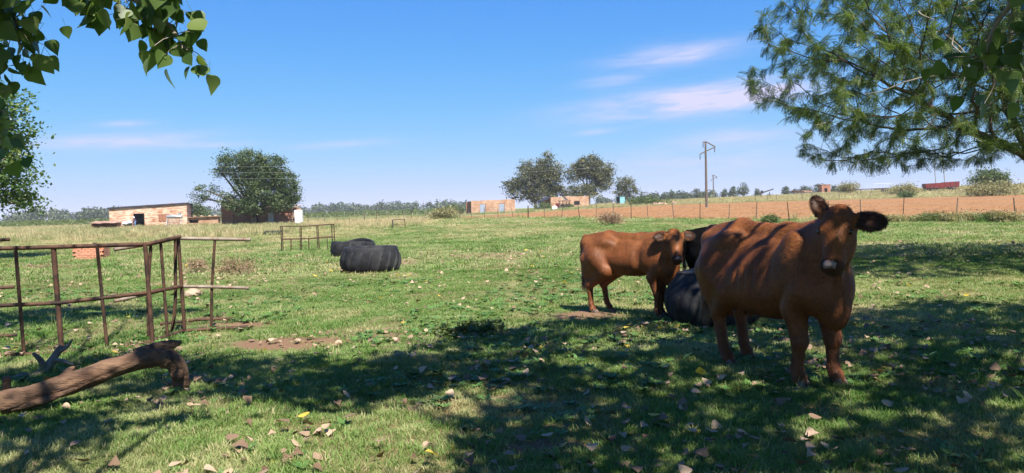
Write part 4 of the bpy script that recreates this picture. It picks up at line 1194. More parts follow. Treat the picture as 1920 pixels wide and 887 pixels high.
# person in the doorway
mw = Matrix.Translation(b0) @ Matrix.Rotation(R(15), 4, 'Z')
def person(loc, rz):
    root = empty('person', loc, rz, 'person in white hat and blue trousers at the brick house doorway', 'person')
    f = Field((-.5, -.5, 0), (.5, .5, 1.8), .022)
    f.cone((0, .09, .9), (.02, .10, .5), .095, .07); f.cone((.02, .10, .5), (0, .10, .07), .065, .045); f.cone((0, .10, .05), (.13, .11, .04), .045, .035)
    f.cone((0, -.09, .9), (.05, -.10, .5), .095, .07); f.cone((.05, -.10, .5), (-.02, -.10, .07), .065, .045); f.cone((-.02, -.10, .05), (.11, -.11, .04), .045, .035)
    f.ell((0, 0, .95), (.13, .17, .14)); f.cone((0, 0, .98), (.10, 0, 1.32), .14, .15, .08); f.cone((.10, -.16, 1.34), (.10, .16, 1.34), .07, .07)
    f.cone((.10, .19, 1.34), (.16, .24, 1.05), .055, .043); f.cone((.16, .24, 1.05), (.36, .16, .95), .042, .033)
    f.cone((.10, -.19, 1.34), (.16, -.24, 1.05), .055, .043); f.cone((.16, -.24, 1.05), (.36, -.16, .95), .042, .033)
    f.ell((.40, .14, .94), (.06, .03, .04)); f.ell((.40, -.14, .94), (.06, .03, .04))
    f.cone((.11, 0, 1.40), (.15, 0, 1.50), .055, .05); f.ell((.18, 0, 1.58), (.095, .078, .115)); f.ell((.27, 0, 1.56), (.02, .015, .02), .02)
    V, Q = f.mesh()
    bo = link('body', np_mesh('person_body', V, Q, None, True), M['skin'], root)
    # clothing follows the body as shells pushed out along the normals
    me = bo.data; nrm = np.zeros((len(V), 3)); me.vertices.foreach_get('normal', nrm_ := np.zeros(len(V) * 3)); nrm = nrm_.reshape(-1, 3)
    def shell(nm, lo, hi, mat, cond=lambda P: np.ones(len(P), bool)):
        zc = V[Q].mean(1); k = (zc[:, 2] > lo) & (zc[:, 2] < hi) & cond(zc)
        q2 = Q[k]; u, inv = np.unique(q2, return_inverse=True)
        return link(nm, np_mesh(nm, V[u] + nrm[u] * .014, inv.reshape(q2.shape), None, True), M[mat], root)
    shell('trousers', .10, 1.02, 'blue_cloth', lambda P: (np.abs(P[:, 1]) < .21) & (P[:, 0] < .2)); shell('shirt', .98, 1.42, 'purple_cloth', lambda P: P[:, 0] < .33)
    MB().lathe([(.0, .135), (.07, .13), (.10, .09), (.105, .02), (.165, -.02), (.16, -.03), (.10, .0)], (.18, 0, 1.61), 16).build('hat', M['cloth_white'], root)
person(mw @ Vector((3.75, -.5, .05)), R(190))
wb = empty('wheelbarrow', mw @ Vector((2.75, -.8, 0)), R(195), 'small dark barrow heaped with white cloth before the doorway', 'wheelbarrow')
MB().hexa([(-.45, -.25, .35), (.35, -.25, .30), (.35, .25, .30), (-.45, .25, .35), (-.65, -.42, .75), (.65, -.40, .68), (.65, .40, .68), (-.65, .42, .75)]).build('tray', M['dark_metal'], wb)
MB().tube([(-1.15, -.28, .62), (-.5, -.24, .42), (.5, -.1, .25), (.72, -.06, .2)], .025, 6).tube([(-1.15, .28, .62), (-.5, .24, .42), (.5, .1, .25), (.72, .06, .2)], .025, 6).tube([(-.4, -.25, .4), (-.45, -.25, 0)], .025, 6).tube([(-.4, .25, .4), (-.45, .25, 0)], .025, 6).build('chassis', M['dark_metal'], wb)
wl = MB(); wl.lathe([(.12, -.04), (.2, -.045), (.21, 0), (.2, .045), (.12, .04)], n=16, close=True); wl.v = [(x + .72, z, y + .2) for x, y, z in wl.v]; wl.build('wheel', M['rubber'], wb)
wc = MB().ball((0, 0, .82), (.72, .48, .34), 18, 10, fn=lambda q_: 1 + .12 * math.sin(5 * q_.x + 2 * q_.y) + .08 * math.cos(7 * q_.y + q_.z * 3)).build('cloth_bundle', M['cloth_white']); wc.location = wb.location; wc.rotation_euler = (0, R(12), R(195)); tag(wc, 'heaped white cloth lying on the barrow at the doorway', 'cloth')

# low open shelter left of the house
b1 = on_ground(171, 104)
sh = empty('shelter', b1, R(10), 'low open shelter with rusty sheet roof left of the brick house', 'shelter')
wall(sh, 'side_wall', (3.4, .02), (3.4, 1.8), 1.02, .98, 'wall_dark', th=.12); wall(sh, 'back_wall', (3.27, 1.8), (.1, 1.8), .98, .93, 'wall_dark', th=.12); wall(sh, 'side_wall', (.12, 1.6), (.12, .02), .95, .92, 'wall_dark', th=.12)
mb = MB()
for i in range(8):
    x0, x1 = -.15 + i * .475, -.15 + (i + 1) * .475; s0, s1 = .05 * math.sin(i * 1.7), .05 * math.sin((i + 1) * 1.7)
    mb.hexa([(x0, -.35 + s0, .95 + s0), (x1, -.35 + s1, .95 + s1), (x1, 2.0, 1.22), (x0, 2.0, 1.22), (x0, -.35 + s0, .99 + s0), (x1, -.35 + s1, .99 + s1), (x1, 2.0, 1.26), (x0, 2.0, 1.26)])
mb.build('roof', M['rusty_sheet'], sh)
for x_ in (.1, 1.7, 3.3): MB().tube([(x_, .0, -.2), (x_, 0, .95)], .04, 6).build('post', M['rust'], sh)
MB().box((1.7, .05, .08), (3.2, .08, .16)).build('front_plank', M['rusty_sheet'], sh)

# solar water heater in front of the house
def solar_heater(base, rz, label, W=2.2, tank_z=1.35, steep=40, leg=.5, tank='galv'):
    root = empty('solar_water_heater', base, rz, label, 'water heater')
    mb = MB(); r_ = .24
    mb.tube([(-W / 2, .0, tank_z), (-W / 2 + .06, 0, tank_z), (W / 2 - .06, 0, tank_z), (W / 2, 0, tank_z)], [r_ * .8, r_, r_, r_ * .8], 16); mb.build('tank', M[tank], root)
    a = R(steep); L_ = 1.35
    for i in range(11):
        x_ = -W / 2 + .15 + i * (W - .3) / 10
        MB().tube([(x_, -.1, tank_z - .2), (x_, -.1 - L_ * math.cos(a), tank_z - .2 - L_ * math.sin(a))], .035, 6).build('tube', M['dark_metal'], root)
    for x_ in (-W / 2 + .1, W / 2 - .1):
        MB().tube([(x_, 0, tank_z), (x_, .1, -.1)], .03, 6).build('leg', M['galv'], root); MB().tube([(x_, -.1, tank_z - .2), (x_, -.1 - L_ * math.cos(a), tank_z - .2 - L_ * math.sin(a))], .025, 6).build('side_rail', M['galv'], root); MB().tube([(x_, -.1 - L_ * math.cos(a), tank_z - .2 - L_ * math.sin(a)), (x_, -.1 - L_ * math.cos(a), -.1)], .025, 6).build('leg', M['galv'], root)
    return root
sw1 = solar_heater(on_ground(328, 108), R(6), 'silver solar water heater with tubes before the brick house wall', tank_z=1.62, steep=62)
MB().box((.75, 0, 1.98), (.35, .3, .3)).build('feeder_tank', M['galv'], sw1)

# low outbuilding right of the house
b2 = on_ground(345, 118)
ob = empty('outbuilding', b2, R(14), 'low brick outbuilding with weighted sheet roof beside the brick house', 'outbuilding')
wall(ob, 'front_wall', (0, 0), (5.2, 0), 1.35, 1.45, 'wall_orange', [(.8, 2.2, .5, 1.0)], th=.2); wall(ob, 'side_wall', (5.2, .003), (5.2, 2.6), 1.44, 1.4, 'wall_dark', th=.2); wall(ob, 'back_wall', (5.0, 2.6), (0, 2.6), 1.4, 1.3, 'wall_dark', th=.2)
MB().hexa([(-.3, -.35, 1.36), (5.5, -.35, 1.47), (5.5, 2.9, 1.44), (-.3, 2.9, 1.32), (-.3, -.35, 1.42), (5.5, -.35, 1.55), (5.5, 2.9, 1.52), (-.3, 2.9, 1.40)]).build('roof', M['rusty_sheet'], ob)
for x_, y_ in ((.5, .1), (1.6, .3), (2.7, 0), (3.9, .2), (4.8, .4)): MB().ball((x_, y_, 1.58), (.28, .22, .12), 8, 6).build('roof_stone', M['stone'], ob)

# dark house under the big tree
b3 = on_ground(416, 104)
h3 = empty('brick_house', b3, R(12), 'dark red brick house shaded under the spreading tree', 'house')
wall(h3, 'tall_wall', (0, 0), (3.4, 0), 3.75, 3.3, 'wall_dark', [(1.55, 2.6, .5, 1.6)], ragged=.25, seed=4)
wall(h3, 'gable_wall', (.003, 4.5), (.003, .25), 3.5, 3.74, 'wall_dark')
wall(h3, 'front_wall', (3.4, .04), (10.2, .04), 2.35, 2.4, 'wall_dark', [(.6, 1.6, 0, 1.95), (2.9, 3.7, 0, 1.9)], seed=5)
wall(h3, 'side_wall', (10.2, .045), (10.2, 4.5), 2.39, 2.4, 'wall_dark')
wall(h3, 'back_wall', (9.9, 4.5), (.1, 4.5), 2.4, 3.3, 'wall_dark')
MB().hexa([(3.2, -.5, 2.42), (10.6, -.5, 2.48), (10.6, 4.8, 2.7), (3.2, 4.8, 2.7), (3.2, -.5, 2.5), (10.6, -.5, 2.58), (10.6, 4.8, 2.8), (3.2, 4.8, 2.8)]).build('roof', M['rusty_sheet'], h3)
MB().box((6.7, .0, .9), (.8, .06, 1.8)).build('door', M['galv'], h3); MB().box((2.07, .14, 1.05), (1.0, .05, 1.1)).build('window', M['shutter'], h3); MB().box((5, 2.4, 1.1), (9, .1, 2.1)).build('inner_wall', M['dark'], h3)  # inner wall is a near-black sheet, the room's shade put into colour
for i in range(3): MB().box((9.6 + i * .3, -.05, .7 + .5 * i), (.5, .5, .5), rz=.3 * i).build('block', M['wall_orange'], h3)
ds = empty('satellite_dish', pt(549, 401, 101.0), R(-20), 'white round satellite dish on the shaded house roof edge', 'satellite dish')
dz = 1.25
mb = MB(); prof = [(.0, .0), (.2, .015), (.36, .05), (.48, .10), (.48, .115), (.36, .066), (.2, .03), (.0, .014)]; mb.lathe(prof, n=24); mb.v = [(x, -z - .05, y * 1.1 + dz) for x, y, z in mb.v]; mb.build('reflector', M['white'], ds)
MB().tube([(0, 0, -.2), (0, 0, dz)], .035, 6).build('mast', M['galv'], ds); MB().tube([(0, -.05, dz - .45), (0, -.5, dz - .05)], .02, 6).build('feed_arm', M['rust'], ds)
wt_ = empty('water_tank', on_ground(561, 99), R(5), 'tall white tank beside the shaded brick house', 'tank')
MB().hexa([(-.48, -.4, .1), (.5, -.4, .1), (.5, .4, .1), (-.48, .4, .1), (-.52, -.42, 2.02), (.5, -.42, 2.02), (.5, .42, 2.02), (-.52, .42, 2.02)]).build('body', M['white'], wt_, .05); MB().box((0, 0, .05), (1.05, .9, .1)).build('plinth', M['wall_orange'], wt_); MB().box((.05, 0, 2.12), (.5, .5, .18)).build('lid', M['wall_orange'], wt_)

# two roofless houses beyond the field
def ruin(px, y, rz, W, D, h, label, openings, seed):
    b = on_ground(px, y)
    r = box_house('ruined_house', b, rz, W, D, h, h * 1.02, 'wall_orange', label, openings, ragged=.16, side_mat='wall_dark', seed=seed)  # side walls take the darker brick, so their shade is painted in
    return r
ha = ruin(884, 150, R(17), 9.4, 4.6, 2.95, 'roofless orange house with two grey doors beyond the ploughed field', [(1.75, 3.05, 0, 2.2), (5.95, 7.15, 0, 2.25)], 11)
for x_ in (2.4, 6.55):
    d_ = MB().box((x_, .12, 1.05), (1.12, .06, 2.05)).build('door', M['door_blue'], ha); MB().box((x_ + .4, .07, 1.0), (.1, .05, .1)).build('handle', M['dark_metal'], d_)
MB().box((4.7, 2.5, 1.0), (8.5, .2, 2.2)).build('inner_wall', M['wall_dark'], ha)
hb = ruin(1033, 164, R(17), 9.2, 5.0, 2.9, 'roofless orange house behind the solar heater and tall trees', [(5.6, 7.0, .9, 1.8)], 12)
MB().box((6.3, .1, 1.35), (1.36, .05, .86)).build('window', M['dark'], hb); MB().box((4.7, 2.5, 1.0), (8.0, .2, 2.2)).build('inner_wall', M['wall_dark'], hb)
MB().hexa([(-1.6, .4, 1.9), (.1, -.1, 2.7), (.1, 4.5, 2.7), (-1.6, 4.6, 1.9), (-1.6, .4, 1.98), (.1, -.1, 2.8), (.1, 4.5, 2.8), (-1.6, 4.6, 1.98)]).build('lean_to_roof', M['roof'], hb)
sw2 = solar_heater(on_ground(1054, 157) + Vector((0, 0, 0)), R(62), 'dark solar water heater on a stand before the roofless house', W=1.8, tank_z=3.1, steep=42, tank='dark_metal')
for x_, y_ in ((-.8, .2), (.8, .2), (-.8, -1.4), (.8, -1.4)): MB().tube([(x_, y_, -.2), (x_, y_, 1.75)], .06, 6).build('stand_post', M['pole_wood'], sw2)
MB().box((0, -.6, 1.78), (2.1, 2.2, .12)).build('platform', M['dark_metal'], sw2)
rd = MB().box((0, 0, .6), (.9, .5, 1.5)).build('leaning_panel', M['red_paint']); rd.location = on_ground(1046, 160); tag(rd, 'faded pink red panel under the heater stand', 'panel')
for i, (px_, lb) in enumerate(((1040, 'white sink lying in grass before the solar heater stand'),)):
    sk = MB().lathe([(.0, .0), (.3, .0), (.5, .35), (.55, .36), (.54, .30), (.32, .06), (.0, .06)], n=16).build('basin', M['white']); sk.location = on_ground(px_, 148); sk.rotation_euler = (R(50), 0, 0); sk.location.z += .3; tag(sk, lb, 'basin')
oh = empty('outhouse', on_ground(1163, 168), R(35), 'small teal sheet metal outhouse near the lone tree', 'outhouse')
MB().hexa([(0, 0, -.2), (1.5, 0, -.2), (1.5, 1.3, -.2), (0, 1.3, -.2), (0, 0, 2.0), (1.5, 0, 2.0), (1.5, 1.3, 1.85), (0, 1.3, 1.85)]).build('walls', M['teal'], oh); MB().hexa([(-.1, -.15, 2.01), (1.6, -.15, 2.01), (1.6, 1.4, 1.86), (-.1, 1.4, 1.86), (-.1, -.15, 2.06), (1.6, -.15, 2.06), (1.6, 1.4, 1.91), (-.1, 1.4, 1.91)]).build('roof', M['galv'], oh); MB().box((-.02, .65, .95), (.04, .9, 1.8)).build('door', M['dark'], oh)
rb = empty('rubble_heap', on_ground(1246, 146), 0, 'low heap of pinkish rubble at the field edge', 'rubble')
M['rubble'] = mat_two('pink_rubble', (.42, .24, .17), (.56, .36, .28), 2, .9)
for i in range(16):
    MB().box((random.uniform(-2, 2), random.uniform(-.8, .8), random.uniform(.05, .45)), (random.uniform(.4, 1.3), random.uniform(.3, .8), random.uniform(.1, .3)), random.uniform(0, 3), random.uniform(-.4, .4), random.uniform(-.4, .4)).build('slab', M['rubble'], rb)

# ------------------------------------------------------------------ power poles and wires
def power_pole(px, y, h, label, arm=True, rz=0.0):
    b = on_ground(px, y)
    root = empty('power_pole', b, rz, label, 'pole', 'power poles')
    k = 1.25 if h > 9 else 1.6
    MB().tube([(0, 0, -.3), (0, 0, h * .5), (0, 0, h)], [.15 * k, .13 * k, .10 * k], 10).build('shaft', M['pole_wood'], root)
    tips = []
    if arm:      # staggered arms, one sloping up to the pole top
        MB().tube([(-.35, 0, h - .05), (.1, 0, h - .02), (1.35, 0, h - .75)], .07 * k, 6).build('upper_arm', M['pole_wood'], root)
        MB().tube([(-.85, 0, h - 1.75), (0, 0, h - 1.35), (1.35, 0, h - .78)], .07 * k, 6).build('lower_arm', M['pole_wood'], root)
        for x_, z_ in ((-.35, h - .1), (1.25, h - .8), (-.8, h - 1.8)):
            MB().tube([(x_, 0, z_), (x_, 0, z_ - .2), (x_, 0, z_ - .7)], [.03, .06, .05], 6).build('insulator', M['dark_metal'], root)
            tips.append(b + Matrix.Rotation(rz, 3, 'Z') @ Vector((x_, 0, z_ - .72)))
    return root, tips
_, t1 = power_pole(1325, 103, 9.3, 'tall timber power pole at the ploughed field edge')
_, t2 = power_pole(1338, 262, 9.0, 'second timber power pole small behind the tall one')
_, t3 = power_pole(950, 420, 10.5, 'tiny far power pole left of the tall gum trees')
_, t4 = power_pole(846, 560, 9.5, 'tiny far power pole above the distant bushes')
left_end = [Vector((-82, 92, 10.4)), Vector((-82, 94, 9.8)), Vector((-82, 90, 9.2))]
def wire(nm, a, b, sag, label):
    P = [a.lerp(b, t) - Vector((0, 0, 4 * sag * t * (1 - t))) for t in np.linspace(0, 1, 40)]
    o = MB().tube(P, .007, 5).build('power_line', M['wire']); tag(o, label, 'power line', 'power lines')
wire('w', t1[0], left_end[0], 2.0, 'highest thin power line running left from the tall pole')
wire('w', t1[1], left_end[1], 2.1, 'middle thin power line running left from the tall pole')
wire('w', t1[2], left_end[2], 2.2, 'lowest thin power line running left from the tall pole')
for i, nm_ in enumerate(('upper', 'middle', 'lower')): wire('w', t1[i], t2[i], 1.2, f'{nm_} thin power line between the two field poles')

# ------------------------------------------------------------------ fences
def line_fence(name, pts_px, posts, label, H=1.45, wires=4, r=.035, thick=()):
    (pa, ya), (pb, yb) = pts_px
    A, B = on_ground(pa, ya), on_ground(pb, yb)
    root = empty(name, A, 0, label, 'fence')
    prev = None; tops = []
    for i, px in enumerate(posts):
        d = ray(px, 390); # cross the view column with the fence line
        den = d.x * (B.y - A.y) - d.y * (B.x - A.x)
        t = (A.x * (B.y - A.y) - A.y * (B.x - A.x)) / den
        X, Y = d.x * t, d.y * t; Z = gz(X, Y)
        h = H * random.uniform(.9, 1.12); lx, ly = random.uniform(-.14, .14), random.uniform(-.08, .08)
        rr_ = r * (2.2 if i in thick else random.uniform(.8, 1.2))
        child_world(root, MB().tube([(X, Y, Z - .2), (X + lx * h, Y + ly * h, Z + h)], [rr_, rr_ * .8], 6).build('post', M['pole_wood'] if i % 3 else M['rust']))
        tops.append((Vector((X, Y, Z)), Vector((X + lx * h, Y + ly * h, Z + h))))
    tops.sort(key=lambda q_: q_[0].x)
    for k in range(wires):
        f_ = .25 + .7 * k / (wires - 1)
        child_world(root, MB().tube([a.lerp(b, f_) for a, b in tops], .0045, 4, cap=False).build('wire', M['wire']))
    return root
line_fence('field_fence', ((1700, 45), (846, 108)), [838, 862, 884, 908, 934, 962, 990, 1020, 1052, 1087, 1117, 1150, 1183, 1215, 1264, 1312, 1366, 1417, 1480, 1552, 1614, 1692, 1792, 1905, 2060], 'leaning post and wire fence along the ploughed red field', thick=(0, 6))
line_fence('pasture_fence', ((575, 104), (838, 108)), [577, 594, 607, 632, 655, 682, 705, 729, 757, 770, 799, 820], 'thin post and wire fence in the straw grass behind the tyres', H=1.5, r=.035, thick=(5,))
line_fence('ridge_fence', ((1400, 146), (1960, 146)), [1416, 1440, 1455, 1505, 1522, 1555, 1574, 1610, 1632, 1690, 1712, 1758, 1790, 1850, 1900], 'far post and wire fence above the ploughed field', H=1.5, r=.05)

# ------------------------------------------------------------------ machinery on the rise to the right
bR = on_ground(1764, 168); 
tl = empty('farm_trailer', bR, R(-8), 'dark faded red high sided farm trailer on the rise', 'trailer')
MB().hexa([(-4.1, -1.1, .75), (.6, -1.1, .75), (.6, 1.1, .75), (-4.1, 1.1, .75), (-4.3, -1.25, 2.1), (.6, -1.25, 2.25), (.6, 1.25, 2.25), (-4.3, 1.25, 2.1)]).build('rear_bin', M['red_paint'], tl); MB().hexa([(.65, -1.1, .9), (4.1, -1.1, .9), (4.1, 1.1, .9), (.65, 1.1, .9), (.65, -1.2, 2.35), (4.2, -1.2, 2.5), (4.2, 1.2, 2.5), (.65, 1.2, 2.35)]).build('front_bin', M['red_paint'], tl); MB().box((0, 0, .62), (8.0, 1.6, .2)).build('chassis', M['dark_metal'], tl)
for x_ in (-2.6, -1.6, 2.2):
    for y_ in (-1, 1):
        wl = MB(); wl.lathe([(.22, -.12), (.46, -.13), (.5, 0), (.46, .13), (.22, .12)], n=18, close=True); wl.v = [(x + x_, z + y_ * 1.05, y + .45) for x, y, z in wl.v]; wl.build('wheel', M['rubber'], tl)
for i in range(6): MB().box((-3.6 + i * 1.4, -1.22, 1.5), (.1, .08, 1.3)).build('side_rib', M['red_paint'], tl)
tl.scale = (.86, .86, .80)
for px_, top, lb in ((1756, 10.2, 'slim leaning white mast behind the red trailer, shorter one'), (1772.5, 12.0, 'slim leaning white mast behind the red trailer, taller one')):
    b = on_ground(px_, 176); m_ = empty('mast', b, 0, lb, 'mast')
    MB().tube([(0, 0, -.2), (-.45, 0, top * .5), (-1.0, 0, top)], [.14, .12, .09], 8).build('shaft', M['galv'], m_); MB().box((0, 0, .05), (.6, .6, .2)).build('foot', M['stone'], m_)
b = on_ground(1655, 170); cg = empty('cage_trailer', b, R(4), 'white pipe cage trailer on the rise', 'trailer')
for x_ in (-1.7, 0, 1.6): 
    for y_ in (-.7, .7): MB().tube([(x_, y_, .9), (x_ * .92, y_, 2.1)], .045, 6).build('upright', M['white'], cg)
for y_ in (-.7, .7):
    MB().tube([(-1.6, y_, 2.1), (1.5, y_, 2.1)], .045, 6).build('rail', M['white'], cg); MB().tube([(-1.7, y_, .9), (1.6, y_, .9)], .05, 6).build('rail', M['white'], cg)
MB().box((0, 0, .82), (3.6, 1.5, .12)).build('deck', M['dark_metal'], cg)
for x_ in (-.5, .5):
    wl = MB(); wl.lathe([(.15, -.1), (.36, -.1), (.4, 0), (.36, .1), (.15, .1)], n=14, close=True); wl.v = [(x + x_, z - .75, y + .4) for x, y, z in wl.v]; wl.build('wheel', M['rubber'], cg)
b = on_ground(1590, 168); b_ = on_ground(1672, 166)
pl = empty('irrigation_pipe', b, 0, 'long dark pipe raised on legs across the rise', 'pipe')
L_ = (b_ - b); MB().tube([(0, 0, 1.1), (L_.x * .5, L_.y * .5, L_.z * .5 + 1.15), (L_.x, L_.y, L_.z + 1.2)], .1, 6).build('tube', M['rust'], pl)
for t in (.05, .3, .55, .8, .97): MB().tube([(L_.x * t, L_.y * t, L_.z * t - .2), (L_.x * t, L_.y * t, L_.z * t + 1.15)], .07, 6).build('leg', M['rust'], pl)
b = on_ground(1541, 215); sb = empty('brick_shed', b, R(4), 'small square red brick shed on the far skyline', 'shed')
wall(sb, 'front_wall', (0, 0), (2.7, 0), 2.9, 2.9, 'wall_dark', [(.8, 1.7, 0, 1.9)]); wall(sb, 'side_wall', (2.7, .003), (2.7, 2.6), 2.89, 2.89, 'wall_dark'); wall(sb, 'side_wall', (.24, 2.6), (.24, .25), 2.89, 2.89, 'wall_dark'); wall(sb, 'back_wall', (2.5, 2.6), (.26, 2.6), 2.88, 2.88, 'wall_dark'); MB().box((1.35, 1.3, 2.96), (2.9, 2.8, .1)).build('roof', M['rusty_sheet'], sb)
b = on_ground(1436, 172); im = empty('grain_auger', b, R(2), 'dark tilted farm auger on the far rise', 'auger')
MB().tube([(-1.6, 0, 1.0), (1.8, 0, 2.0)], .14, 8).build('barrel', M['dark_metal'], im); MB().box((-.9, 0, 1.35), (.5, .5, .7)).build('hopper', M['dark_metal'], im)
for x_ in (-1.2, .9): MB().tube([(x_, -.5, -.1), (x_, 0, 1.4)], .06, 6).tube([(x_, .5, -.1), (x_, 0, 1.4)], .06, 6).build('leg', M['rust'], im)
for i, (px_, yy_, c_, lb) in enumerate(((1496, 190, 'rust', 'low rusty scrap implement on the skyline nearest the auger'), (1512, 195, 'rusty_sheet', 'brown scrap implement on the skyline between two others'), (1578, 190, 'white', 'small pale scrap implement right of the brick shed'))):
    b = on_ground(px_, yy_); g_ = empty('farm_implement', b, R(8 * i), lb, 'implement', 'scrap implements on the rise')
    MB().box((0, 0, .95), (3.0, .8, .45), ry=.06).build('frame', M[c_], g_); MB().tube([(-1.5, 0, .8), (1.6, 0, 1.35)], .08, 6).build('drawbar', M['rust'], g_)
    for x_ in (-.9, .9):
        wl = MB(); wl.lathe([(.15, -.08), (.4, -.09), (.45, 0), (.4, .09), (.15, .08)], n=14, close=True); wl.v = [(x + x_, z - .5, y + .42) for x, y, z in wl.v]; wl.build('wheel', M['dark_metal'], g_)
# ------------------------------------------------------------------ foliage helpers
M['leaf_gum'] = mat_leaf('gum_leaves', (.028, .040, .020), (.150, .152, .066), (.27, .235, .11), .25)
M['leaf_tree'] = mat_leaf('spreading_tree_leaves', (.026, .050, .018), (.100, .145, .050), (.20, .21, .10), .28)
M['leaf_bush'] = mat_leaf('bush_leaves', (.045, .075, .018), (.11, .15, .04), (.19, .19, .07), .28)
M['leaf_pale'] = mat_leaf('dry_bush_leaves', (.16, .15, .06), (.30, .27, .12), (.38, .33, .17), .25)
M['leaf_brown'] = mat_leaf('dead_brush', (.16, .09, .05), (.33, .22, .13), (.42, .32, .2), .1)
M['leaf_far'] = mat_leaf('distant_leaves', (.040, .058, .030), (.085, .105, .050), (.12, .13, .07), .2)
M['leaf_poplar'] = mat_leaf('poplar_leaves', (.045, .095, .020), (.115, .180, .042), (.20, .25, .07), .48, .42, spec=.45)
M['leaf_poplar_i'] = mat_leaf('poplar_canopy_leaves', (.035, .075, .018), (.095, .150, .035), (.17, .21, .06), .38, .42, 'tint', 'INSTANCER', .45)
M['leaf_acacia'] = mat_leaf('feathery_leaves', (.034, .066, .014), (.110, .160, .034), (.22, .26, .065), .38)
M['bark_grey'] = mat_two('grey_bark', (.16, .13, .10), (.30, .26, .21), 5, .9, .6, 20, .02, stretch=(1, 1, .3))
M['bark_dark'] = mat_two('dark_bark', (.045, .034, .026), (.10, .078, .058), 6, .9, .7, 22, .02, stretch=(1, 1, .3))

def rand_frames(n, r, flat=0.0):
    """two perpendicular unit vectors per leaf; flat pulls the leaf planes towards level"""
    nrm = r.normal(size=(n, 3)); nrm[:, 2] += flat * np.sign(nrm[:, 2] + 1e-6)
    nrm /= np.linalg.norm(nrm, axis=1, keepdims=True)
    a = r.normal(size=(n, 3)); u = np.cross(nrm, a); u /= np.linalg.norm(u, axis=1, keepdims=True)
    return u, np.cross(nrm, u), nrm

def leaf_faces(P, size, r, aspect=.45, flat=0.0, tint=None):
    n = len(P); u, v, nrm = rand_frames(n, r, flat)
    s = (np.asarray(size) * r.uniform(.6, 1.3, n))[:, None] if np.ndim(size) == 0 else np.asarray(size)[:, None]
    V = np.stack([P - u * s * .5, P + v * s * aspect * .5 + nrm * s * .06, P + u * s * .5, P - v * s * aspect * .5 + nrm * s * .06], 1).reshape(-1, 3)
    F = np.arange(4 * n).reshape(n, 4)
    t = r.random(n) if tint is None else tint
    return V, F, np.repeat(np.clip(t, 0, 1), 4)

def crown_points(blobs, nclump, per, clump_r, r, shell=.55):
    """leaf positions: clumps on and inside a set of overlapping lobes, gaps between them"""
    bl = np.array(blobs, float); vol = (bl[:, 3] * bl[:, 4] * bl[:, 5]) ** .8
    k = r.choice(len(bl), nclump, p=vol / vol.sum())
    d = r.normal(size=(nclump, 3)); d /= np.linalg.norm(d, axis=1, keepdims=True)
    rad = shell + (1 - shell) * r.random(nclump) ** .6
    rad = np.where(r.random(nclump) < .14, rad * r.uniform(1.05, 1.3, nclump), rad)
    C = bl[k, :3] + d * bl[k, 3:6] * rad[:, None]
    cr = clump_r * r.uniform(.5, 1.4, nclump)
    P = np.repeat(C, per, 0) + r.normal(size=(nclump * per, 3)) * np.repeat(cr, per)[:, None] * np.array((1, 1, .7))
    tone = np.repeat(np.clip(r.normal(.45, .2, nclump), 0, 1), per)
    return C, P, tone

def limb(a, b, r0, r1, rnd, bow=.15, n=5):
    a, b = Vector(a), Vector(b); L = (b - a).length
    off = Vector((rnd.uniform(-1, 1), rnd.uniform(-1, 1), rnd.uniform(-.2, .8))) * L * bow
    return [a.lerp(b, t) + off * math.sin(math.pi * t) for t in np.linspace(0, 1, n)], list(np.linspace(r0, r1, n))

def tree(name, base, blobs, label, nclump=160, per=40, clump_r=.5, leaf=.3, mat='leaf_tree', bark='bark', trunk_r=.25, seed=1, cat='tree', group=None, fork=.35, aspect=.5, limbs=26, lean=(0, 0), shell=.55):
    r = np.random.default_rng(seed); rnd = random.Random(seed)
    root = empty(name, base, 0, label, cat, group)
    C, P, tone = crown_points(blobs, nclump, per, clump_r, r, shell)
    P = P[P[:, 2] > .05] if True else P
    tone = tone[:len(P)]
    V, F, T = leaf_faces(P, leaf, r, aspect, .3, np.clip(tone + r.normal(0, .18, len(P)), 0, 1))
    zc = sum(b[2] for b in blobs) / len(blobs)
    fk = Vector((lean[0], lean[1], min(max(.3, zc * fork), zc * .6)))
    mb = MB(); mb.tube([(0, 0, -.15), (fk.x * .4 + .05, fk.y * .4, fk.z * .5), tuple(fk)], [trunk_r * 1.25, trunk_r, trunk_r * .85], 10)
    for b in blobs:
        c = Vector(b[:3]); p_, q_ = limb(fk, c, trunk_r * .62, trunk_r * .22, rnd); mb.tube(p_, q_, 7, cap=False)
    ids = r.choice(len(C), min(limbs, len(C)), replace=False)
    for i in ids:
        j = min(range(len(blobs)), key=lambda k: (Vector(blobs[k][:3]) - Vector(C[i])).length)
        p_, q_ = limb(Vector(blobs[j][:3]).lerp(fk, .25), C[i], trunk_r * .22, trunk_r * .05, rnd, .2, 4); mb.tube(p_, q_, 5, cap=False)
    mb.build('trunk', M[bark], root)
    o = link('crown', np_mesh('crown', V, F, {'tint': T}), M[mat], root); o['kind'] = 'stuff'
    return root

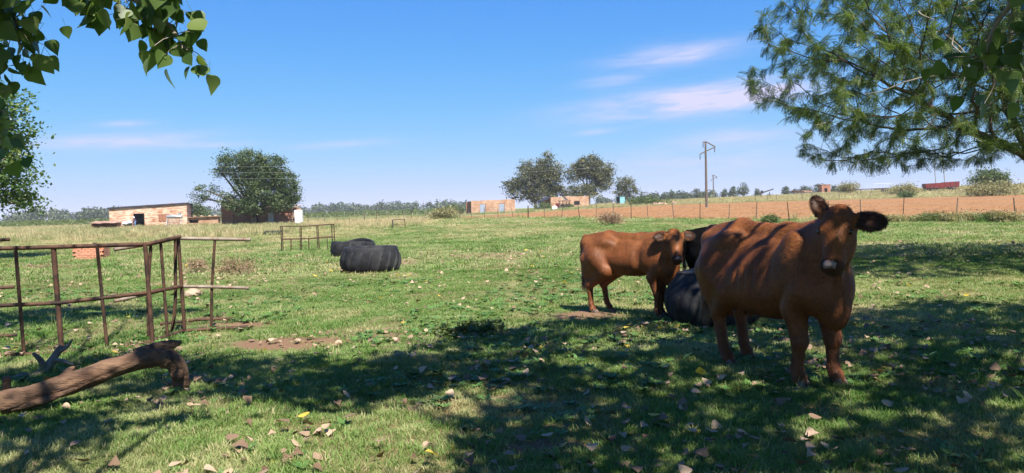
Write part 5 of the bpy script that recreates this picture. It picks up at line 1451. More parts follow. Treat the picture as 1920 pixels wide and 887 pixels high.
# spreading tree over the dark house (crown about 14 m wide)
bt_ = on_ground(476, 100.5)
tree('spreading_tree', bt_, [(-2.6, 0, 8.7, 1.9, 1.7, 1.5), (.1, 0, 8.9, 1.9, 1.9, 1.4), (2.9, 0, 7.9, 1.9, 1.9, 1.6), (1.4, 0, 6.6, 2.6, 2.4, 1.8), (4.5, .5, 5.7, 1.6, 2.0, 1.6), (2.0, .2, 4.6, 2.7, 2.6, 1.8), (5.2, .6, 4.2, 1.1, 1.8, 1.2), (3.4, .4, 3.0, 1.9, 2.4, 1.1), (.4, -.4, 3.0, 1.9, 1.8, 1.2),
      (-1.4, 0, 6.9, 1.5, 1.5, 1.1), (-2.6, -.3, 3.4, 1.5, 1.3, .9), (-4.1, 0, 4.0, 1.0, .9, .7), (-6.4, .3, 5.1, 1.4, 1.0, .8), (-7.2, .3, 4.1, .8, .8, .6), (-1.0, -.2, 2.4, 1.5, 1.2, .8), (-4.3, .2, 7.6, .9, .9, .6), (-1.3, .2, 5.2, 1.5, 1.4, 1.2), (.2, .4, 7.4, 2.0, 1.8, 1.4)], 'large spreading green tree over the dark brick house', nclump=900, per=46, clump_r=.38, leaf=.27, mat='leaf_tree', bark='bark_dark', trunk_r=.36, seed=3, limbs=70, fork=.34, shell=.62)
tree('small_tree', on_ground(366, 122), [(0, 0, 2.4, 1.6, 1.3, 1.2), (1.3, 0, 1.6, 1.3, 1.2, 1.1), (-.9, 0, 1.5, 1.2, 1.1, 1.0), (.6, 0, 3.2, .9, .8, .7)], 'small dark green tree beside the low outbuilding', nclump=120, per=34, clump_r=.32, leaf=.25, mat='leaf_tree', bark='bark_dark', trunk_r=.12, seed=5)

# gum trees beyond the roofless houses
def gum(px, y, W, Hh, label, seed, blobs=None, **kw):
    b = on_ground(px, y); blobs = [(a * 1.22, c, e * 1.0, f_ * 1.25, g_ * 1.2, h_ * 1.12) for a, c, e, f_, g_, h_ in blobs]
    return tree('gum_tree', b, blobs, label, mat='leaf_gum', bark='bark_grey', seed=seed, group=None, **kw)
gum(1004, 182, 0, 0, 'tallest dark gum tree behind the roofless houses', 21, [(-.5, 0, 7.2, 3.0, 2.6, 3.0), (1.6, 0, 8.8, 2.8, 2.4, 3.0), (-1.6, .5, 10.5, 1.7, 1.6, 1.6), (2.2, 0, 12.2, 1.8, 1.6, 1.6), (3.6, .3, 7.0, 2.4, 2.2, 2.6), (-3.0, 0, 5.0, 2.2, 2.0, 2.4), (1.0, 0, 4.0, 3.2, 2.4, 2.4), (4.2, 0, 9.6, 1.6, 1.5, 1.7), (-4.5, 0, 6.4, 1.7, 1.5, 1.5), (4.6, 0, 4.0, 1.8, 1.6, 2.0)],
    nclump=620, per=36, clump_r=.55, leaf=.46, trunk_r=.4, limbs=50, fork=.3)
gum(1104, 190, 0, 0, 'broad rounded gum tree right of the tallest one', 22, [(0, 0, 9.6, 3.2, 2.6, 2.5), (2.4, 0, 8.4, 2.6, 2.2, 2.2), (-2.8, 0, 8.2, 2.2, 2.0, 1.9), (.6, 0, 11.2, 2.6, 2.2, 1.5), (3.4, 0, 6.0, 2.0, 1.8, 1.9), (1.6, 0, 4.4, 2.0, 1.8, 1.8), (4.4, 0, 9.2, 1.4, 1.3, 1.3)],
    nclump=430, per=36, clump_r=.55, leaf=.46, trunk_r=.4, limbs=50, fork=.45)
gum(1088, 184, 0, 0, 'low yellowish gum under the broad rounded gum', 24, [(0, 0, 4.2, 2.2, 1.8, 1.6), (1.8, 0, 3.8, 1.7, 1.5, 1.3), (-1.8, 0, 3.6, 1.5, 1.4, 1.4), (.4, 0, 2.4, 2.2, 1.6, 1.2)], nclump=110, per=34, clump_r=.5, leaf=.4, trunk_r=.2)
gum(1172, 196, 0, 0, 'lone small gum tree beside the teal outhouse', 23, [(0, 0, 5.0, 2.2, 1.9, 1.8), (-.9, 0, 3.0, 1.9, 1.6, 1.6), (1.2, 0, 3.4, 1.7, 1.5, 1.5), (.3, 0, 6.2, 1.2, 1.1, 1.0)], nclump=130, per=34, clump_r=.45, leaf=.4, trunk_r=.22)

# scattered trees on the right skyline: (column, depth, width, height)
SKY = [(1207, 300, 5.0, 5.0, 'far round tree right of the lone gum'), (1222, 330, 4.0, 4.6, 'far pointed tree two left of the power pole group'), (1244, 320, 4.5, 4.2, 'far low tree above the rubble heap'), (1262, 330, 3.5, 4.4, 'far narrow tree just right of the rubble heap'), (1284, 310, 5.5, 4.0, 'far wide bushy tree left of the tall pole'),
       (1306, 300, 4.2, 5.0, 'far tree touching the left of the tall pole'), (1317, 340, 3.0, 4.4, 'far slim tree directly at the tall pole'), (1358, 300, 3.6, 4.4, 'far small tree right of the second pole'), (1374, 300, 3.0, 5.2, 'far slim tree left of the dense skyline tree'), (1393, 255, 4.6, 5.6, 'densest dark skyline tree left of the cow'),
       (1420, 330, 1.8, 4.8, 'far thin poplar just left of the auger'), (1473, 300, 2.8, 4.4, 'far round tree right of the auger'), (1490, 310, 4.0, 3.6, 'far low tree above the scrap implement'), (1508, 300, 4.4, 4.4, 'far broad tree left of the brick shed'), (1520, 320, 3.6, 4.0, 'far small tree second left of the brick shed'), (1534, 300, 3.2, 5.2, 'far taller tree touching the brick shed'), (1547, 330, 2.8, 5.4, 'far tree peeking above the brick shed'), (1563, 300, 2.6, 4.2, 'far narrow tree right of the brick shed'), (1576, 310, 2.8, 3.8, 'far little tree left of the cage trailer')]
for i, (px_, yy_, w_, h_, lb) in enumerate(SKY):
    tree('skyline_tree', on_ground(px_, yy_), [(0, 0, h_ * .62, w_ * .42, w_ * .4, h_ * .34), (w_ * .2, 0, h_ * .4, w_ * .36, w_ * .3, h_ * .3), (-w_ * .22, 0, h_ * .42, w_ * .32, w_ * .3, h_ * .3), (w_ * .05, 0, h_ * .84, w_ * .22, w_ * .2, h_ * .16)], lb, nclump=44, per=16, clump_r=.42, leaf=.6, mat='leaf_far', bark='bark', trunk_r=.15, seed=200 + i, group='trees on the right skyline', limbs=6)

# far wooded belts: nobody could count these
def tree_belt(name, label, cols, y0, y1, hgt, n, seed):
    r = np.random.default_rng(seed); Ps, Ss, Ts = [], [], []
    for i in range(n):
        px_ = r.uniform(*cols); yy_ = r.uniform(y0, y1); b = on_ground(px_, yy_); h_ = hgt * (.55 + .75 * float(fbm(np.array([px_ * .035]), np.array([seed * 1.0]), seed, 3)[0])) * r.uniform(.75, 1.15); w_ = h_ * r.uniform(.5, .8)
        m = 46
        d = r.normal(size=(m, 3)); d /= np.linalg.norm(d, axis=1, keepdims=True); d *= (r.random(m) ** .4)[:, None]
        Ps.append(np.array(b) + d * np.array((w_ * .55, w_ * .5, h_ * .5)) + np.array((0, 0, h_ * .52))); Ss.append(np.full(m, h_ * .19) * r.uniform(.6, 1.3, m)); Ts.append(np.clip(r.normal(r.uniform(.2, .7), .18, m), 0, 1))
    P = np.concatenate(Ps); V, F, T = leaf_faces(P, np.concatenate(Ss), r, .75, .2, np.concatenate(Ts))
    o = link(name, np_mesh(name, V, F, {'tint': T}), M['leaf_far']); tag(o, label, 'woodland', kind='stuff')
tree_belt('wooded_belt', 'distant belt of trees on the horizon left of the brick house', (-260, 232), 430, 520, 9.0, 260, 1)
tree_belt('wooded_belt', 'distant belt of trees between brick house and gum trees', (330, 880), 560, 660, 9.5, 420, 2)
tree_belt('wooded_belt', 'distant belt of trees right of the gum trees', (1120, 1340), 420, 520, 6.0, 150, 3)
tree_belt('wooded_belt', 'faint distant woods beyond the right skyline', (1340, 2300), 700, 900, 8.0, 200, 4)

# maize strip far behind the pasture
def crop_strip():
    r = np.random.default_rng(4); n = 16000
    px_ = r.uniform(-150, 860, n); t = (px_ - 960) / FPX; y = r.uniform(170, 228, n); x = t * y
    z = ground_z(x, y); P = np.stack([x, y, z + r.uniform(.2, 1.7, n)], 1)
    V, F, T = leaf_faces(P, .7, r, .3, -.2)
    o = link('maize_strip', np_mesh('maize_strip', V, F, {'tint': T}), M['leaf_bush']); tag(o, 'green strip of tall maize beyond the pasture', 'maize', kind='stuff')
crop_strip()

# ------------------------------------------------------------------ bushes and weeds
def bush(name, px_, y, w, h, label, mat, n=60, per=30, leaf=.12, seed=1, cat='bush', cr=.14, aspect=.4, flat_blobs=None):
    b = on_ground(px_, y); s = seed
    rnd = random.Random(seed)
    blobs = [(rnd.uniform(-.3, .3) * w, rnd.uniform(-.2, .2) * w, h * rnd.uniform(.35, .6), w * rnd.uniform(.22, .34), w * rnd.uniform(.2, .3), h * rnd.uniform(.3, .42)) for _ in range(5)]
    return tree(name, b, blobs, label, nclump=n, per=per, clump_r=cr * w / 1.2, leaf=leaf, mat=mat, bark='bark', trunk_r=.02 * w, seed=seed, cat=cat, limbs=20, aspect=aspect, shell=.3)
tree('weed_clump', on_ground(880, 8.75), [(random.uniform(-.36, .36), random.uniform(-.22, .22), random.uniform(.05, .10), random.uniform(.09, .16), random.uniform(.08, .14), random.uniform(.04, .075)) for _ in range(11)], 'dark leafy weed clump at the edge of the tree shade', nclump=210, per=12, clump_r=.03, leaf=.045, mat='leaf_bush', bark='bark', trunk_r=.006, seed=31, cat='weed', limbs=10, aspect=.65, shell=.3)
bush('weed_clump', 447, 18.6, 1.2, .42, 'brownish weedy clump behind the rail ends', 'leaf_brown', 70, 26, .07, 32, 'weed', .10, .2)
bush('weed_clump', 365, 19.6, .9, .38, 'dry brown weed seen through the pipe panels', 'leaf_brown', 50, 22, .07, 33, 'weed', .10, .2)
bush('brush_heap', 1145, 55, 2.2, 1.0, 'heap of dry brown brush at the field fence', 'leaf_brown', 100, 30, .16, 34, 'brush', .12, .2)
bush('shrub', 1442, 47, 1.5, .62, 'round green shrub at the fence behind the cow', 'leaf_bush', 120, 30, .09, 35, 'shrub', .10, .4)
bush('shrub', 838, 108, 5.0, 1.5, 'grey green thicket at the fence corner post', 'leaf_pale', 110, 30, .3, 36, 'shrub', .10, .3)
bush('bush', 1848, 150, 8.2, 5.6, 'bright green rounded bush right of the red trailer', 'leaf_bush', 260, 36, .42, 37, 'bush', .09, .5)
bush('bush', 1693, 158, 7.0, 2.6, 'yellowish scrubby bush left of the red trailer', 'leaf_pale', 150, 34, .35, 38, 'bush', .09, .4)
bush('bush', 1595, 175, 6.0, 2.8, 'pale olive bush above the long raised pipe', 'leaf_pale', 110, 30, .35, 39, 'bush', .09, .4)
bush('bush', 1860, 128, 9.0, 2.2, 'low tan scrub below the bright green bush', 'leaf_pale', 150, 34, .35, 40, 'bush', .09, .4)
bush('bush', 1695, 143, 3.6, 1.4, 'dark low bush at the upper edge of the ploughed field', 'leaf_bush', 80, 30, .25, 41, 'bush', .09, .4)
bush('bush', 1062, 158, 3.0, 1.2, 'green bush under the solar heater stand', 'leaf_bush', 70, 28, .25, 42, 'bush', .09, .4)
bush('bush', 1024, 156, 4.0, 2.0, 'light green bush before the dark lean-to', 'leaf_bush', 80, 28, .3, 43, 'bush', .09, .4)
bush('bush', 855, 170, 6.0, 2.6, 'dense green bush left of the roofless house', 'leaf_bush', 120, 30, .35, 44, 'bush', .09, .5)
bush('bush', 1225, 150, 10.0, 1.7, 'long low green scrub beside the rubble heap', 'leaf_bush', 120, 30, .35, 45, 'bush', .07, .4)
SCRUB = [(1650, 45.5, 1.8, .7), (1672, 43.8, 1.4, .6), (1725, 43, 1.7, .7), (1752, 42.6, 2.0, .85), (1790, 41.5, 1.6, .8), (1822, 41, 2.2, .9), (1862, 40, 1.8, .8), (1900, 39, 2.0, .9), (1945, 38.5, 2.0, .9)]
for i, (px_, y_, w_, h_) in enumerate(SCRUB):
    w_, h_ = w_ * .9, h_ * .62
    bush('fence_scrub', px_, y_, w_, h_, ['grey green weedy scrub at the fence directly right of the cow ear', 'second grey green scrub right of the cow along the fence', 'third grey green scrub right of the cow along the fence', 'fourth grey green scrub right of the cow along the fence', 'fifth grey green scrub right of the cow along the fence', 'sixth grey green scrub right of the cow along the fence', 'seventh grey green scrub right of the cow along the fence', 'eighth grey green scrub right of the cow along the fence', 'last grey green scrub along the fence at the right picture edge'][i],
         'leaf_pale' if i % 3 else 'leaf_bush', 70, 28, .13, 60 + i, 'scrub', .11, .3)['group'] = 'scrub along the field fence'

# leafy tree at the left edge
bl_ = on_ground(-128, 29)
tree('roadside_tree', bl_, [(.2, 0, 5.6, 2.3, 2.0, 1.6), (1.9, 0, 4.6, 1.9, 1.7, 1.6), (2.8, .2, 5.6, 1.3, 1.2, 1.2), (2.6, -.2, 3.4, 1.6, 1.4, 1.1), (-1.8, 0, 4.6, 2.2, 2.0, 1.8), (.6, .3, 6.9, 1.6, 1.5, .9), (2.9, .1, 2.5, 1.1, 1.0, .7), (1.0, 0, 2.9, 1.8, 1.6, .9)], 'tall leafy tree with bare lower twigs at the left picture edge',
     nclump=620, per=50, clump_r=.30, leaf=.15, mat='leaf_poplar', bark='bark_grey', trunk_r=.2, seed=51, limbs=110, aspect=.7, shell=.5)

# ------------------------------------------------------------------ the feathery tree on the right
def colonize(nodes, parents, A, step, infl, kill, iters):
    nodes = [Vector(n) for n in nodes]; parents = list(parents); A = [Vector(a) for a in A]; grown = {}
    for _ in range(iters):
        kd = kdtree.KDTree(len(nodes))
        for i, n in enumerate(nodes): kd.insert(n, i)
        kd.balance()
        acc = {}; keep = []
        for a in A:
            co, i, d = kd.find(a)
            if d < kill: continue
            keep.append(a)
            if d < infl: acc.setdefault(i, Vector()); acc[i] += (a - co).normalized()
        A = keep
        if not acc: break
        for i, v in acc.items():
            if grown.get(i, 0) > 3: continue
            grown[i] = grown.get(i, 0) + 1
            v = (v.normalized() + Vector((random.gauss(0, .16), random.gauss(0, .16), random.gauss(0, .16) - .05))).normalized()
            nodes.append(nodes[i] + v * step); parents.append(i)
    return nodes, parents

def branch_mesh(nodes, parents, tip_r, power, max_r):
    n = len(nodes); w = np.zeros(n); ch = [[] for _ in range(n)]
    for i in range(n):
        if parents[i] >= 0: ch[parents[i]].append(i)
    for i in range(n - 1, -1, -1):
        if not ch[i]: w[i] = 1
        if parents[i] >= 0: w[parents[i]] += w[i]
    rad = np.minimum(tip_r * w ** power, max_r)
    mb = MB(); done = set()
    for i in range(n):                        # runs of nodes from each fork
        if i != 0 and len(ch[parents[i]]) == 1 and parents[i] != 0: continue
        if i == 0: continue
        path = [parents[i], i]
        while len(ch[path[-1]]) == 1: path.append(ch[path[-1]][0])
        rr_ = [rad[k] for k in path]; rr_[0] = min(rad[path[0]], rad[path[1]] * 1.25)
        mb.tube([nodes[k] for k in path], rr_, 6 if rr_[1] > .03 else 4, cap=False)
    return mb, rad, ch

bA = Vector((11.8, 15.2, 0)); bA.z = gz(bA.x, bA.y)
ac = empty('feathery_tree', bA, 0, 'feathery leaved thorn tree spreading over the right side', 'tree')
r_ = np.random.default_rng(12)
N_ = 5200
d_ = r_.normal(size=(N_ * 3, 3)); d_ /= np.linalg.norm(d_, axis=1, keepdims=True)
rad_ = r_.random(N_ * 3) ** .42
At = d_ * rad_[:, None] * np.array((6.9, 5.2, 3.5)) + np.array((.05, 0, 4.5))
low = 2.0 + .35 * np.clip(np.hypot(At[:, 0] / 6.6, At[:, 1] / 5.2), 0, 1) ** 2 * -.6 + .5 * fbm(At[:, 0] * .6, At[:, 1] * .6, 3, 2)
At = At[(At[:, 2] > low)][:N_]
nodes0 = [(0, 0, -.1), (-.10, 0, .5), (-.25, .0, 1.0), (-.45, .05, 1.5), (-.7, .05, 2.0), (-1.2, 0, 2.35), (-1.8, -.1, 2.6), (-2.5, -.2, 2.85), (-.95, .3, 2.6), (-1.1, .5, 3.2), (.2, -.1, 1.6), (.7, -.2, 2.2), (1.2, -.2, 2.9), (-.6, -.5, 2.6), (-.8, -1.1, 3.1)]
par0 = [-1, 0, 1, 2, 3, 4, 5, 6, 4, 8, 2, 10, 11, 4, 13]
nodes, parents = colonize(nodes0, par0, At, .22, 2.4, .30, 90)
mb, rad, ch = branch_mesh(nodes, parents, .0052, .50, .17)
mb.build('trunk', M['bark_dark'], ac)
# compound leaf: paired leaflets along a drooping stalk
def feather(n_pair=7, L=.19, lw=.050, lh=.017):
    vs, fs = [], []
    for i in range(n_pair):
        t = (i + .7) / n_pair; x = L * t; z = -.22 * L * t * t; l = lw * (1 - .35 * abs(t - .45))
        for s in (-1, 1):
            b = len(vs)
            vs += [(x, s * .002, z), (x + l * .25 - lh * .5, s * l * .5, z - .05 * l), (x + l * .45, s * l, z - .22 * l), (x + l * .25 + lh * .5, s * l * .5, z - .05 * l)]
            fs.append((b, b + 1, b + 2, b + 3) if s > 0 else (b + 3, b + 2, b + 1, b))
    return np.array(vs), np.array(fs)
TV, TF = feather()
tips = [i for i in range(len(nodes)) if rad[i] < .0125]
Ls = []
for i in tips:
    p = np.array(nodes[i]); q = np.array(nodes[parents[i]]); ax_ = p - q
    k = 18 if not ch[i] else 12
    for j in range(k): Ls.append((q + ax_ * random.uniform(.0, 1.1) + np.array([random.gauss(0, .02) for _ in range(3)]), ax_))
pos = np.array([a for a, b in Ls]); axv = np.array([b for a, b in Ls]); axv /= np.linalg.norm(axv, axis=1, keepdims=True) + 1e-9
nL = len(pos)
dirv = axv * .9 + r_.normal(size=(nL, 3)) * .65 + np.array((0, 0, -.62)); dirv /= np.linalg.norm(dirv, axis=1, keepdims=True)
upv = np.array((0, 0, 1.0)) + r_.normal(size=(nL, 3)) * .35
sidev = np.cross(upv, dirv); sidev /= np.linalg.norm(sidev, axis=1, keepdims=True) + 1e-9; nv = np.cross(dirv, sidev)
sc_ = r_.uniform(.7, 1.25, nL)
LV = pos[:, None, :] + sc_[:, None, None] * (TV[None, :, 0:1] * dirv[:, None, :] + TV[None, :, 1:2] * sidev[:, None, :] + TV[None, :, 2:3] * nv[:, None, :])
LF = (TF[None] + (np.arange(nL) * len(TV))[:, None, None]).reshape(-1, 4)
tone = np.clip(fbm(pos[:, 0] * 1.3, pos[:, 2] * 1.3 + pos[:, 1], 5, 3) + r_.normal(0, .14, nL), 0, 1)
o = link('crown', np_mesh('feather_crown', LV.reshape(-1, 3), LF, {'tint': np.repeat(tone, len(TV))}), M['leaf_acacia'], ac); o['kind'] = 'stuff'
print('acacia nodes', len(nodes), 'leaves', nL)
# a few dead grey twigs hanging inside the crown
mb = MB()
for i in range(34):
    a = Vector((random.uniform(-5.2, -1.0), random.uniform(-4, 0), random.uniform(3.0, 5.2))); p_ = [a]
    dr = Vector((random.gauss(-.3, .5), random.gauss(-.2, .4), random.gauss(-.3, .4))).normalized()
    for _ in range(5): dr = (dr + Vector((random.gauss(0, .3), random.gauss(0, .3), random.gauss(-.05, .25)))).normalized(); p_.append(p_[-1] + dr * random.uniform(.12, .28))
    mb.tube(p_, list(np.linspace(.014, .004, 6)), 5, cap=False)
mb.build('dead_twigs', M['bark_grey'], ac)['kind'] = 'stuff'

# ------------------------------------------------------------------ the poplar we stand under
OUT = [(0, .02), (.20, -.02), (.38, .03), (.49, .14), (.52, .27), (.47, .43), (.37, .58), (.24, .74), (.11, .89), (0, 1.04)]
def poplar_leaf(name, size, bend, mat, stalk=True, seed=0):
    r = random.Random(seed); vs = []; fs = []
    n = len(OUT)
    for (x, y) in OUT: vs.append((x * size * (1 + r.uniform(-.06, .06)), y * size, abs(x) * size * .28 * bend - .18 * size * bend * y * y))
    for (x, y) in OUT: vs.append((-x * size * (1 + r.uniform(-.06, .06)), y * size, abs(x) * size * .28 * bend - .18 * size * bend * y * y))
    mid = len(vs)
    for (x, y) in OUT: vs.append((0, y * size, -.18 * size * bend * y * y))
    for i in range(n - 1):
        fs.append((mid + i, i, i + 1, mid + i + 1)); fs.append((n + i, mid + i, mid + i + 1, n + i + 1))
    if stalk:
        b = len(vs); w = size * .014; vs += [(-w, 0, 0), (w, 0, 0), (w, -size * .65, size * .12), (-w, -size * .65, size * .12)]; fs.append((b, b + 1, b + 2, b + 3))
    vs = [(x, y + (size * .65 if stalk else 0), z) for x, y, z in vs]
    me = bpy.data.meshes.new(name); me.from_pydata(vs, [], fs); me.update(); me.validate()
    for p_ in me.polygons: p_.use_smooth = True
    me.materials.append(mat); return me

pop = empty('poplar_tree', (1.6, -3.4, gz(1.6, -3.4)), 0, 'poplar tree whose leafy boughs hang into the top of the picture', 'tree')
def pop_local(v): return Vector(v) - Vector(pop.location)
# boughs that hang into view, laid out in the world, then hung on the tree
BOUGHS = [([(-60, -260, 3.2), (-30, -120, 3.5), (0, -20, 3.75), (28, 40, 3.8), (38, 92, 3.85)], 54, .42), ([(-60, -160, 3.4), (-40, -20, 3.6), (-26, 90, 3.7), (-18, 180, 3.7), (-4, 262, 3.75)], 34, .30),
          ([(0, -200, 3.2), (70, -90, 3.5), (150, -42, 3.6), (215, -14, 3.7), (275, 10, 3.75), (318, 48, 3.8), (344, 90, 3.8)], 58, .33), ([(285, -190, 3.5), (300, -110, 3.65), (306, -44, 3.72), (300, 6, 3.76)], 26, .34),
          ([(2010, -220, 3.6), (1960, -90, 3.8), (1900, 0, 4.0), (1860, 60, 4.1), (1845, 130, 4.1)], 52, .75), ([(2060, -120, 3.7), (1990, 10, 3.9), (1930, 60, 4.0), (1900, 110, 4.05)], 34, .7)]
LEAFM = []
for i in range(6):
    LEAFM.append(poplar_leaf(f'leaf{i}', .082 * (.8 + .09 * i), .4 + .28 * (i % 3), M['leaf_poplar'], True, i))
for i, me_ in enumerate(LEAFM):
    a = me_.attributes.new('tint', 'FLOAT', 'POINT'); a.data.foreach_set('value', np.full(len(me_.vertices), .15 + .15 * i, np.float32))
crotch = Vector((.3, -.8, 3.6))
for bi, (pp, nl, spread) in enumerate(BOUGHS):
    P = px_path(pp)
    src = Vector((.6 if bi > 3 else -.9, -1.4, 3.9))
    full = [src, src.lerp(P[0], .5) + Vector((0, 0, .35))] + P
    mb = rough_tube([pop_local(p_) for p_ in full], list(np.linspace(.035, .005, len(full))), 7, bi + 1, .05, 4)
    bo = mb.build('bough', M['bark_grey'], pop)
    twigs = MB()
    for k in range(nl):
        t = random.random() ** .75; seg = t * (len(P) - 1); s0 = min(int(seg), len(P) - 2)
        a = P[s0].lerp(P[s0 + 1], seg - s0)
        off = Vector((random.gauss(0, 1), random.gauss(0, .8), random.gauss(-.35, .8))) * .085 * (spread / .45)
        q_ = a + off
        twigs.tube([pop_local(a), pop_local(a + off * .6 + Vector((0, 0, .01))), pop_local(q_)], [.0028, .002, .0015], 4, cap=False)
        lf = bpy.data.objects.new('leaf', LEAFM[random.randrange(6)]); COL.objects.link(lf); lf.parent = bo
        dn = Vector((random.gauss(0, .55), random.gauss(0, .55), -1)).normalized()           # leaves hang from their stalks
        ax2 = Vector((random.gauss(0, 1), random.gauss(0, 1), random.gauss(0, .3))); x_ = dn.cross(ax2).normalized(); z_ = x_.cross(dn)
        lf.matrix_local = Matrix.Translation(pop_local(q_)) @ Matrix((x_, dn, z_)).transposed().to_4x4()
    twigs.build('twigs', M['bark_grey'], bo)['kind'] = 'stuff'
    ex, ef, et = [], [], []
    for k in range(nl // 2):
        t = random.random() ** .75; seg = t * (len(P) - 1); s0 = min(int(seg), len(P) - 2)
        q_ = P[s0].lerp(P[s0 + 1], seg - s0) + Vector((random.gauss(0, 1), random.gauss(.6, .8), random.gauss(-.35, .8))) * .085 * (spread / .45)
        dn = Vector((random.gauss(0, .55), random.gauss(0, .55), -1)).normalized()
        x_ = dn.cross(Vector((random.gauss(0, 1), random.gauss(0, 1), random.gauss(0, .3)))).normalized(); m4 = Matrix.Translation(pop_local(q_)) @ Matrix((x_, dn, x_.cross(dn))).transposed().to_4x4()
        src_ = LEAFM[random.randrange(6)]; b_ = len(ex)
        ex += [tuple(m4 @ v.co) for v in src_.vertices]; ef += [tuple(i + b_ for i in p_.vertices) for p_ in src_.polygons]; et += [random.random()] * len(src_.vertices)
    lc = MB().add(ex, ef, True).build('leaf_cluster', M['leaf_poplar'], bo); lc['kind'] = 'stuff'
    a_ = lc.data.attributes.new('tint', 'FLOAT', 'POINT'); a_.data.foreach_set('value', np.array(et[:len(lc.data.vertices)], np.float32))

# canopy overhead, out of the picture: leafy clusters set where they shade the ground
DARK = [(2.6, 7.3, 4.4, 2.3, 1.0), (1.2, 4.9, 3.4, 1.1, 1.0), (4.6, 5.2, 2.6, 1.8, 1.0), (-3.4, 7.0, 2.1, .75, 1.0), (-3.4, 5.0, 1.05, .75, 1.0), (-7.0, 11.4, 2.2, .9, 1.0), (6.4, 8.9, 2.4, 1.1, 1.0), (-1.2, 6.6, 1.7, .75, 1.0), (.2, 8.4, 1.1, .6, 1.0), (-5.6, 6.2, 1.2, 1.2, .9), (0, 1.5, 5, 2.2, .9), (2.6, 9.4, 1.9, .7, .9)]
LITE = [(-2.3, 5.45, .65, .32, .9), (-.9, 4.35, .5, .4, .8), (-1.5, 4.85, 1.15, .70, 1.0), (-1.9, 4.2, 1.0, .55, .9), (-2.4, 8.8, 1.6, .9, 1.0), (-4.3, 9.2, 1.2, .9, 1.0), (3.6, 11.4, 3, .9, 1.0), (-.7, 5.6, .5, .28, .7), (.45, 6.9, .42, .2, .8), (1.7, 8.2, .4, .2, .7), (1.0, 7.5, .45, .18, .7), (2.05, 8.9, .5, .2, .7), (1.6, 5.9, .45, .16, .55), (3.0, 7.0, .35, .35, .5), (4.1, 7.6, .5, .2, .5), (.2, 5.05, .4, .14, .6), (1.40, 8.0, .20, .36, 1.0), (1.70, 7.65, .13, .40, 1.0), (1.98, 7.3, .13, .34, 1.0), (2.22, 6.95, .10, .25, .95), (2.05, 6.45, .12, .1, .8), (1.3, 8.35, .2, .18, .8), (1.95, 6.75, .10, .3, .9), (1.55, 7.5, .30, .22, .85), (1.82, 7.1, .26, .20, .85), (2.1, 6.75, .22, .15, .8), (1.25, 7.9, .26, .3, .9), (1.15, 8.6, .5, .25, .8)]
def shade_map(x, y):
    s = np.zeros_like(x)
    for cx, cy, rx, ry, w in DARK: s = np.maximum(s, w * (1 - sstep(.75, 1.15, np.sqrt(((x - cx) / rx) ** 2 + ((y - cy) / ry) ** 2) + (fbm(x * 1.2, y * 1.2, 4, 3) - .5) * .7)))
    for cx, cy, rx, ry, w in LITE: s = s * (1 - w * (1 - sstep(.7, 1.2, np.sqrt(((x - cx) / rx) ** 2 + ((y - cy) / ry) ** 2) + (fbm(x * 2, y * 2, 6, 2) - .5) * .5)))
    return s * (.25 + .75 * sstep(.38, .52, fbm(x * 1.9, y * 2.6, 66, 3)))
r_ = np.random.default_rng(77)
nc = 13500
sx_, sy_ = r_.uniform(-9, 9.5, nc), r_.uniform(-.5, 13, nc)
keep = r_.random(nc) < shade_map(sx_, sy_)
sx_, sy_ = sx_[keep], sy_[keep]
hz = r_.uniform(3.6, 8.5, len(sx_))
need = lambda y: 1.5 + .40 * np.maximum(y, 0) + .5
for _ in range(20):
    cy_ = sy_ - KY * hz
    hz = np.where(hz < need(cy_), hz + .4, hz)
cx_, cy_ = sx_ - KX * hz, sy_ - KY * hz
ok = hz > need(cy_)
C = np.stack([cx_, cy_, hz], 1)[ok]
per = 17
P = np.repeat(C, per, 0) + r_.normal(size=(len(C) * per, 3)) * np.array((.15, .15, .12))
print('canopy clusters', len(C))
gx_, gy_ = P[:, 0] + KX * P[:, 2], P[:, 1] + KY * P[:, 2]          # where each leaf's shadow lands
gap = np.zeros(len(P))
for cx, cy, rx, ry, w in LITE: gap = np.maximum(gap, w * (1 - sstep(.7, 1.15, np.sqrt(((gx_ - cx) / rx) ** 2 + ((gy_ - cy) / ry) ** 2))))
gap = np.maximum(gap, sstep(.68, .76, fbm(gx_ * 2.1 + 7, gy_ * 2.9, 12, 2)) * .95)
P = P[r_.random(len(P)) > gap]
srcs = []
for i in range(4):
    me_ = poplar_leaf(f'canopy_leaf{i}', .095, .5 + .2 * i, M['leaf_poplar_i'], False, 30 + i); srcs.append(bpy.data.objects.new(f'canopy_leaf{i}', me_))
can_src = source_set('canopy_leaves', srcs)
n_ = len(P)
cano = instancer('foliage', P - np.array(pop.location), np.stack([r_.normal(0, .8, n_), r_.normal(0, .8, n_), r_.uniform(0, 6.28, n_)], 1), np.repeat(r_.uniform(.8, 1.3, n_)[:, None], 3, 1), r_.integers(0, 4, n_), {'tint': r_.random(n_)}, can_src, None, parent=pop)
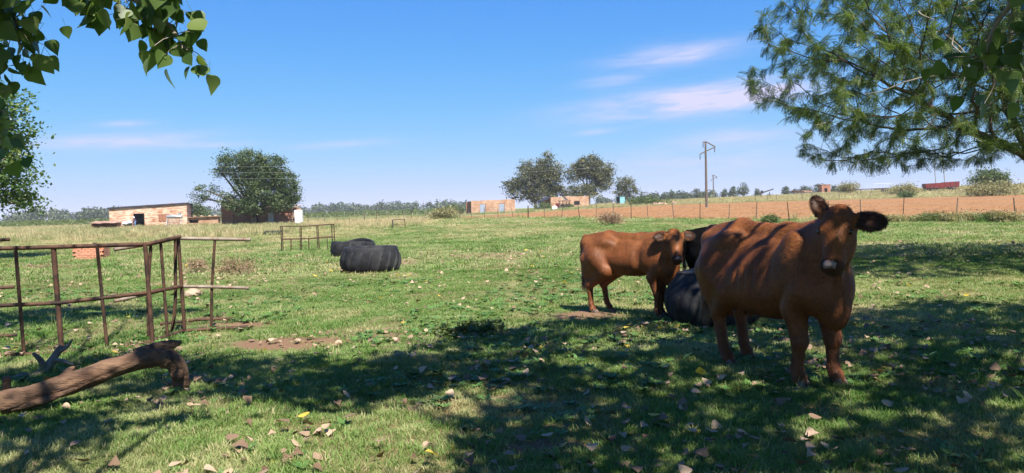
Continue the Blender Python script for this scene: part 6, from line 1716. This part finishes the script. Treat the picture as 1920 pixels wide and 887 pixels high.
# trunk and limbs reaching the canopy
mb = MB(); base_ = Vector((0, 0, -.2))
fork_ = Vector((-.2, .3, 2.9))
mb.tube([base_, Vector((.02, .05, .4)), Vector((-.1, .15, 1.6)), fork_], [.55, .42, .36, .34], 14)
Cl = C - np.array(pop.location)
sel = Cl[r_.choice(len(Cl), min(110, len(Cl)), replace=False)]
mains = [Vector((-3.2, 3.2, 5.2)), Vector((.2, 4.6, 5.6)), Vector((3.4, 3.6, 5.4)), Vector((-5.5, 5.5, 7.5)), Vector((4.6, 6.4, 7.2)), Vector((1.9, 7.0, 7.2))]
for m_ in mains:
    p_, q_ = limb(fork_, m_, .035, .018, random, .12, 7); mb.tube(p_, q_, 8, cap=False)
for c_ in sel:
    c_ = Vector(c_); m_ = min(mains, key=lambda v: (v - c_).length); p_, q_ = limb(m_.lerp(fork_, random.uniform(0, .35)), c_, .045, .012, random, .15, 5); mb.tube(p_, q_, 5, cap=False)
mb.tube([fork_, Vector((-1.6, 1.4, 3.7)), Vector((-2.5, 2.0, 3.9))], [.12, .07, .04], 7); mb.tube([fork_, Vector((-.6, 1.4, 3.7)), Vector((-1.0, 2.0, 3.9))], [.10, .06, .04], 7)
mb.build('trunk', M['bark'], pop)

# ------------------------------------------------------------------ fallen leaves
M['dead_leaf'] = mat_leaf('fallen_leaf', (.11, .065, .038), (.38, .265, .175), (.50, .38, .27), .12, .7, spec=.2)
M['yellow_leaf'] = mat_leaf('yellow_fallen_leaf', (.52, .36, .05), (.62, .46, .08), None, .25, .6, spec=.2)
DL_ = []
for i in range(7):
    me_ = poplar_leaf(f'dead{i}', .068 * (.62 + .10 * i), [-1.0, .8, 1.3, -1.4, .5, 1.0, -.6][i], M['dead_leaf'], i % 2 == 0, 60 + i)
    a = me_.attributes.new('tint', 'FLOAT', 'POINT'); a.data.foreach_set('value', np.full(len(me_.vertices), (i * .37) % 1.0, np.float32)); DL_.append(me_)
yl_ = poplar_leaf('yellow', .078, .8, M['yellow_leaf'], True, 71); a = yl_.attributes.new('tint', 'FLOAT', 'POINT'); a.data.foreach_set('value', np.full(len(yl_.vertices), .5, np.float32))
rl = np.random.default_rng(90)
def litter(n, y0, y1):
    y = np.sqrt(rl.uniform(y0 * y0, y1 * y1, n)); x = rl.uniform(-.74, .74, n) * y
    k = rl.random(n) < (.12 + .88 * sstep(.44, .62, fbm(x * 1.2, y * 1.2, 44, 3))); return x[k], y[k]
x, y = litter(2400, 3.9, 9.0)
order = np.argsort(np.hypot(x, y))
for j, i in enumerate(order[:300]):
    yel = j % 23 == 7
    lf = bpy.data.objects.new('fallen_leaf', yl_ if yel else DL_[int(rl.integers(0, 7))]); COL.objects.link(lf)
    lf.location = (x[i], y[i], gz(x[i], y[i]) + rl.uniform(.03, .055)); lf.rotation_euler = (rl.normal(0, .32) + (math.pi if rl.random() < .4 else 0), rl.normal(0, .32), rl.uniform(0, 6.28))
    tag(lf, 'yellow fallen poplar leaf lying on the grass' if yel else 'dry beige fallen poplar leaf lying on the grass', 'leaf', 'yellow fallen leaves' if yel else 'dry fallen leaves')
rest = order[300:]
x2, y2 = litter(4200, 8.6, 26)
X2 = np.concatenate([x[rest], x2]); Y2 = np.concatenate([y[rest], y2]); n_ = len(X2)
srcs = [bpy.data.objects.new(f'dead_leaf_{i}', DL_[i]) for i in range(7)] + [bpy.data.objects.new('dead_leaf_y', yl_)]
far_k = np.clip(Y2 / 14, .85, 1.15)
o = instancer('leaf_litter', np.stack([X2, Y2, ground_z(X2, Y2) + .045], 1), np.stack([rl.normal(0, .3, n_), rl.normal(0, .3, n_), rl.uniform(0, 6.28, n_)], 1), np.repeat((rl.uniform(.8, 1.2, n_) * far_k)[:, None], 3, 1), np.where(rl.random(n_) < .04, 7, rl.integers(0, 7, n_)), {}, source_set('dead_leaves', srcs), 'scattered dry leaves lying farther out on the pasture', 'leaf litter')

# ------------------------------------------------------------------ summer haze over the plain
hm = bpy.data.materials.new('haze'); hm.use_nodes = True; hnt = hm.node_tree; hnt.nodes.clear()
ho = hnt.nodes.new('ShaderNodeOutputMaterial'); pv = hnt.nodes.new('ShaderNodeVolumePrincipled')
pv.inputs['Color'].default_value = (.88, .93, 1.0, 1); pv.inputs['Density'].default_value = .00024; pv.inputs['Anisotropy'].default_value = .0
hnt.links.new(pv.outputs[0], ho.inputs['Volume'])
hz_ = MB().box((0, 0, 9.5), (5200, 5200, 23)).build('haze', hm); tag(hz_, 'thin pale summer haze over the whole plain', 'haze', kind='stuff')
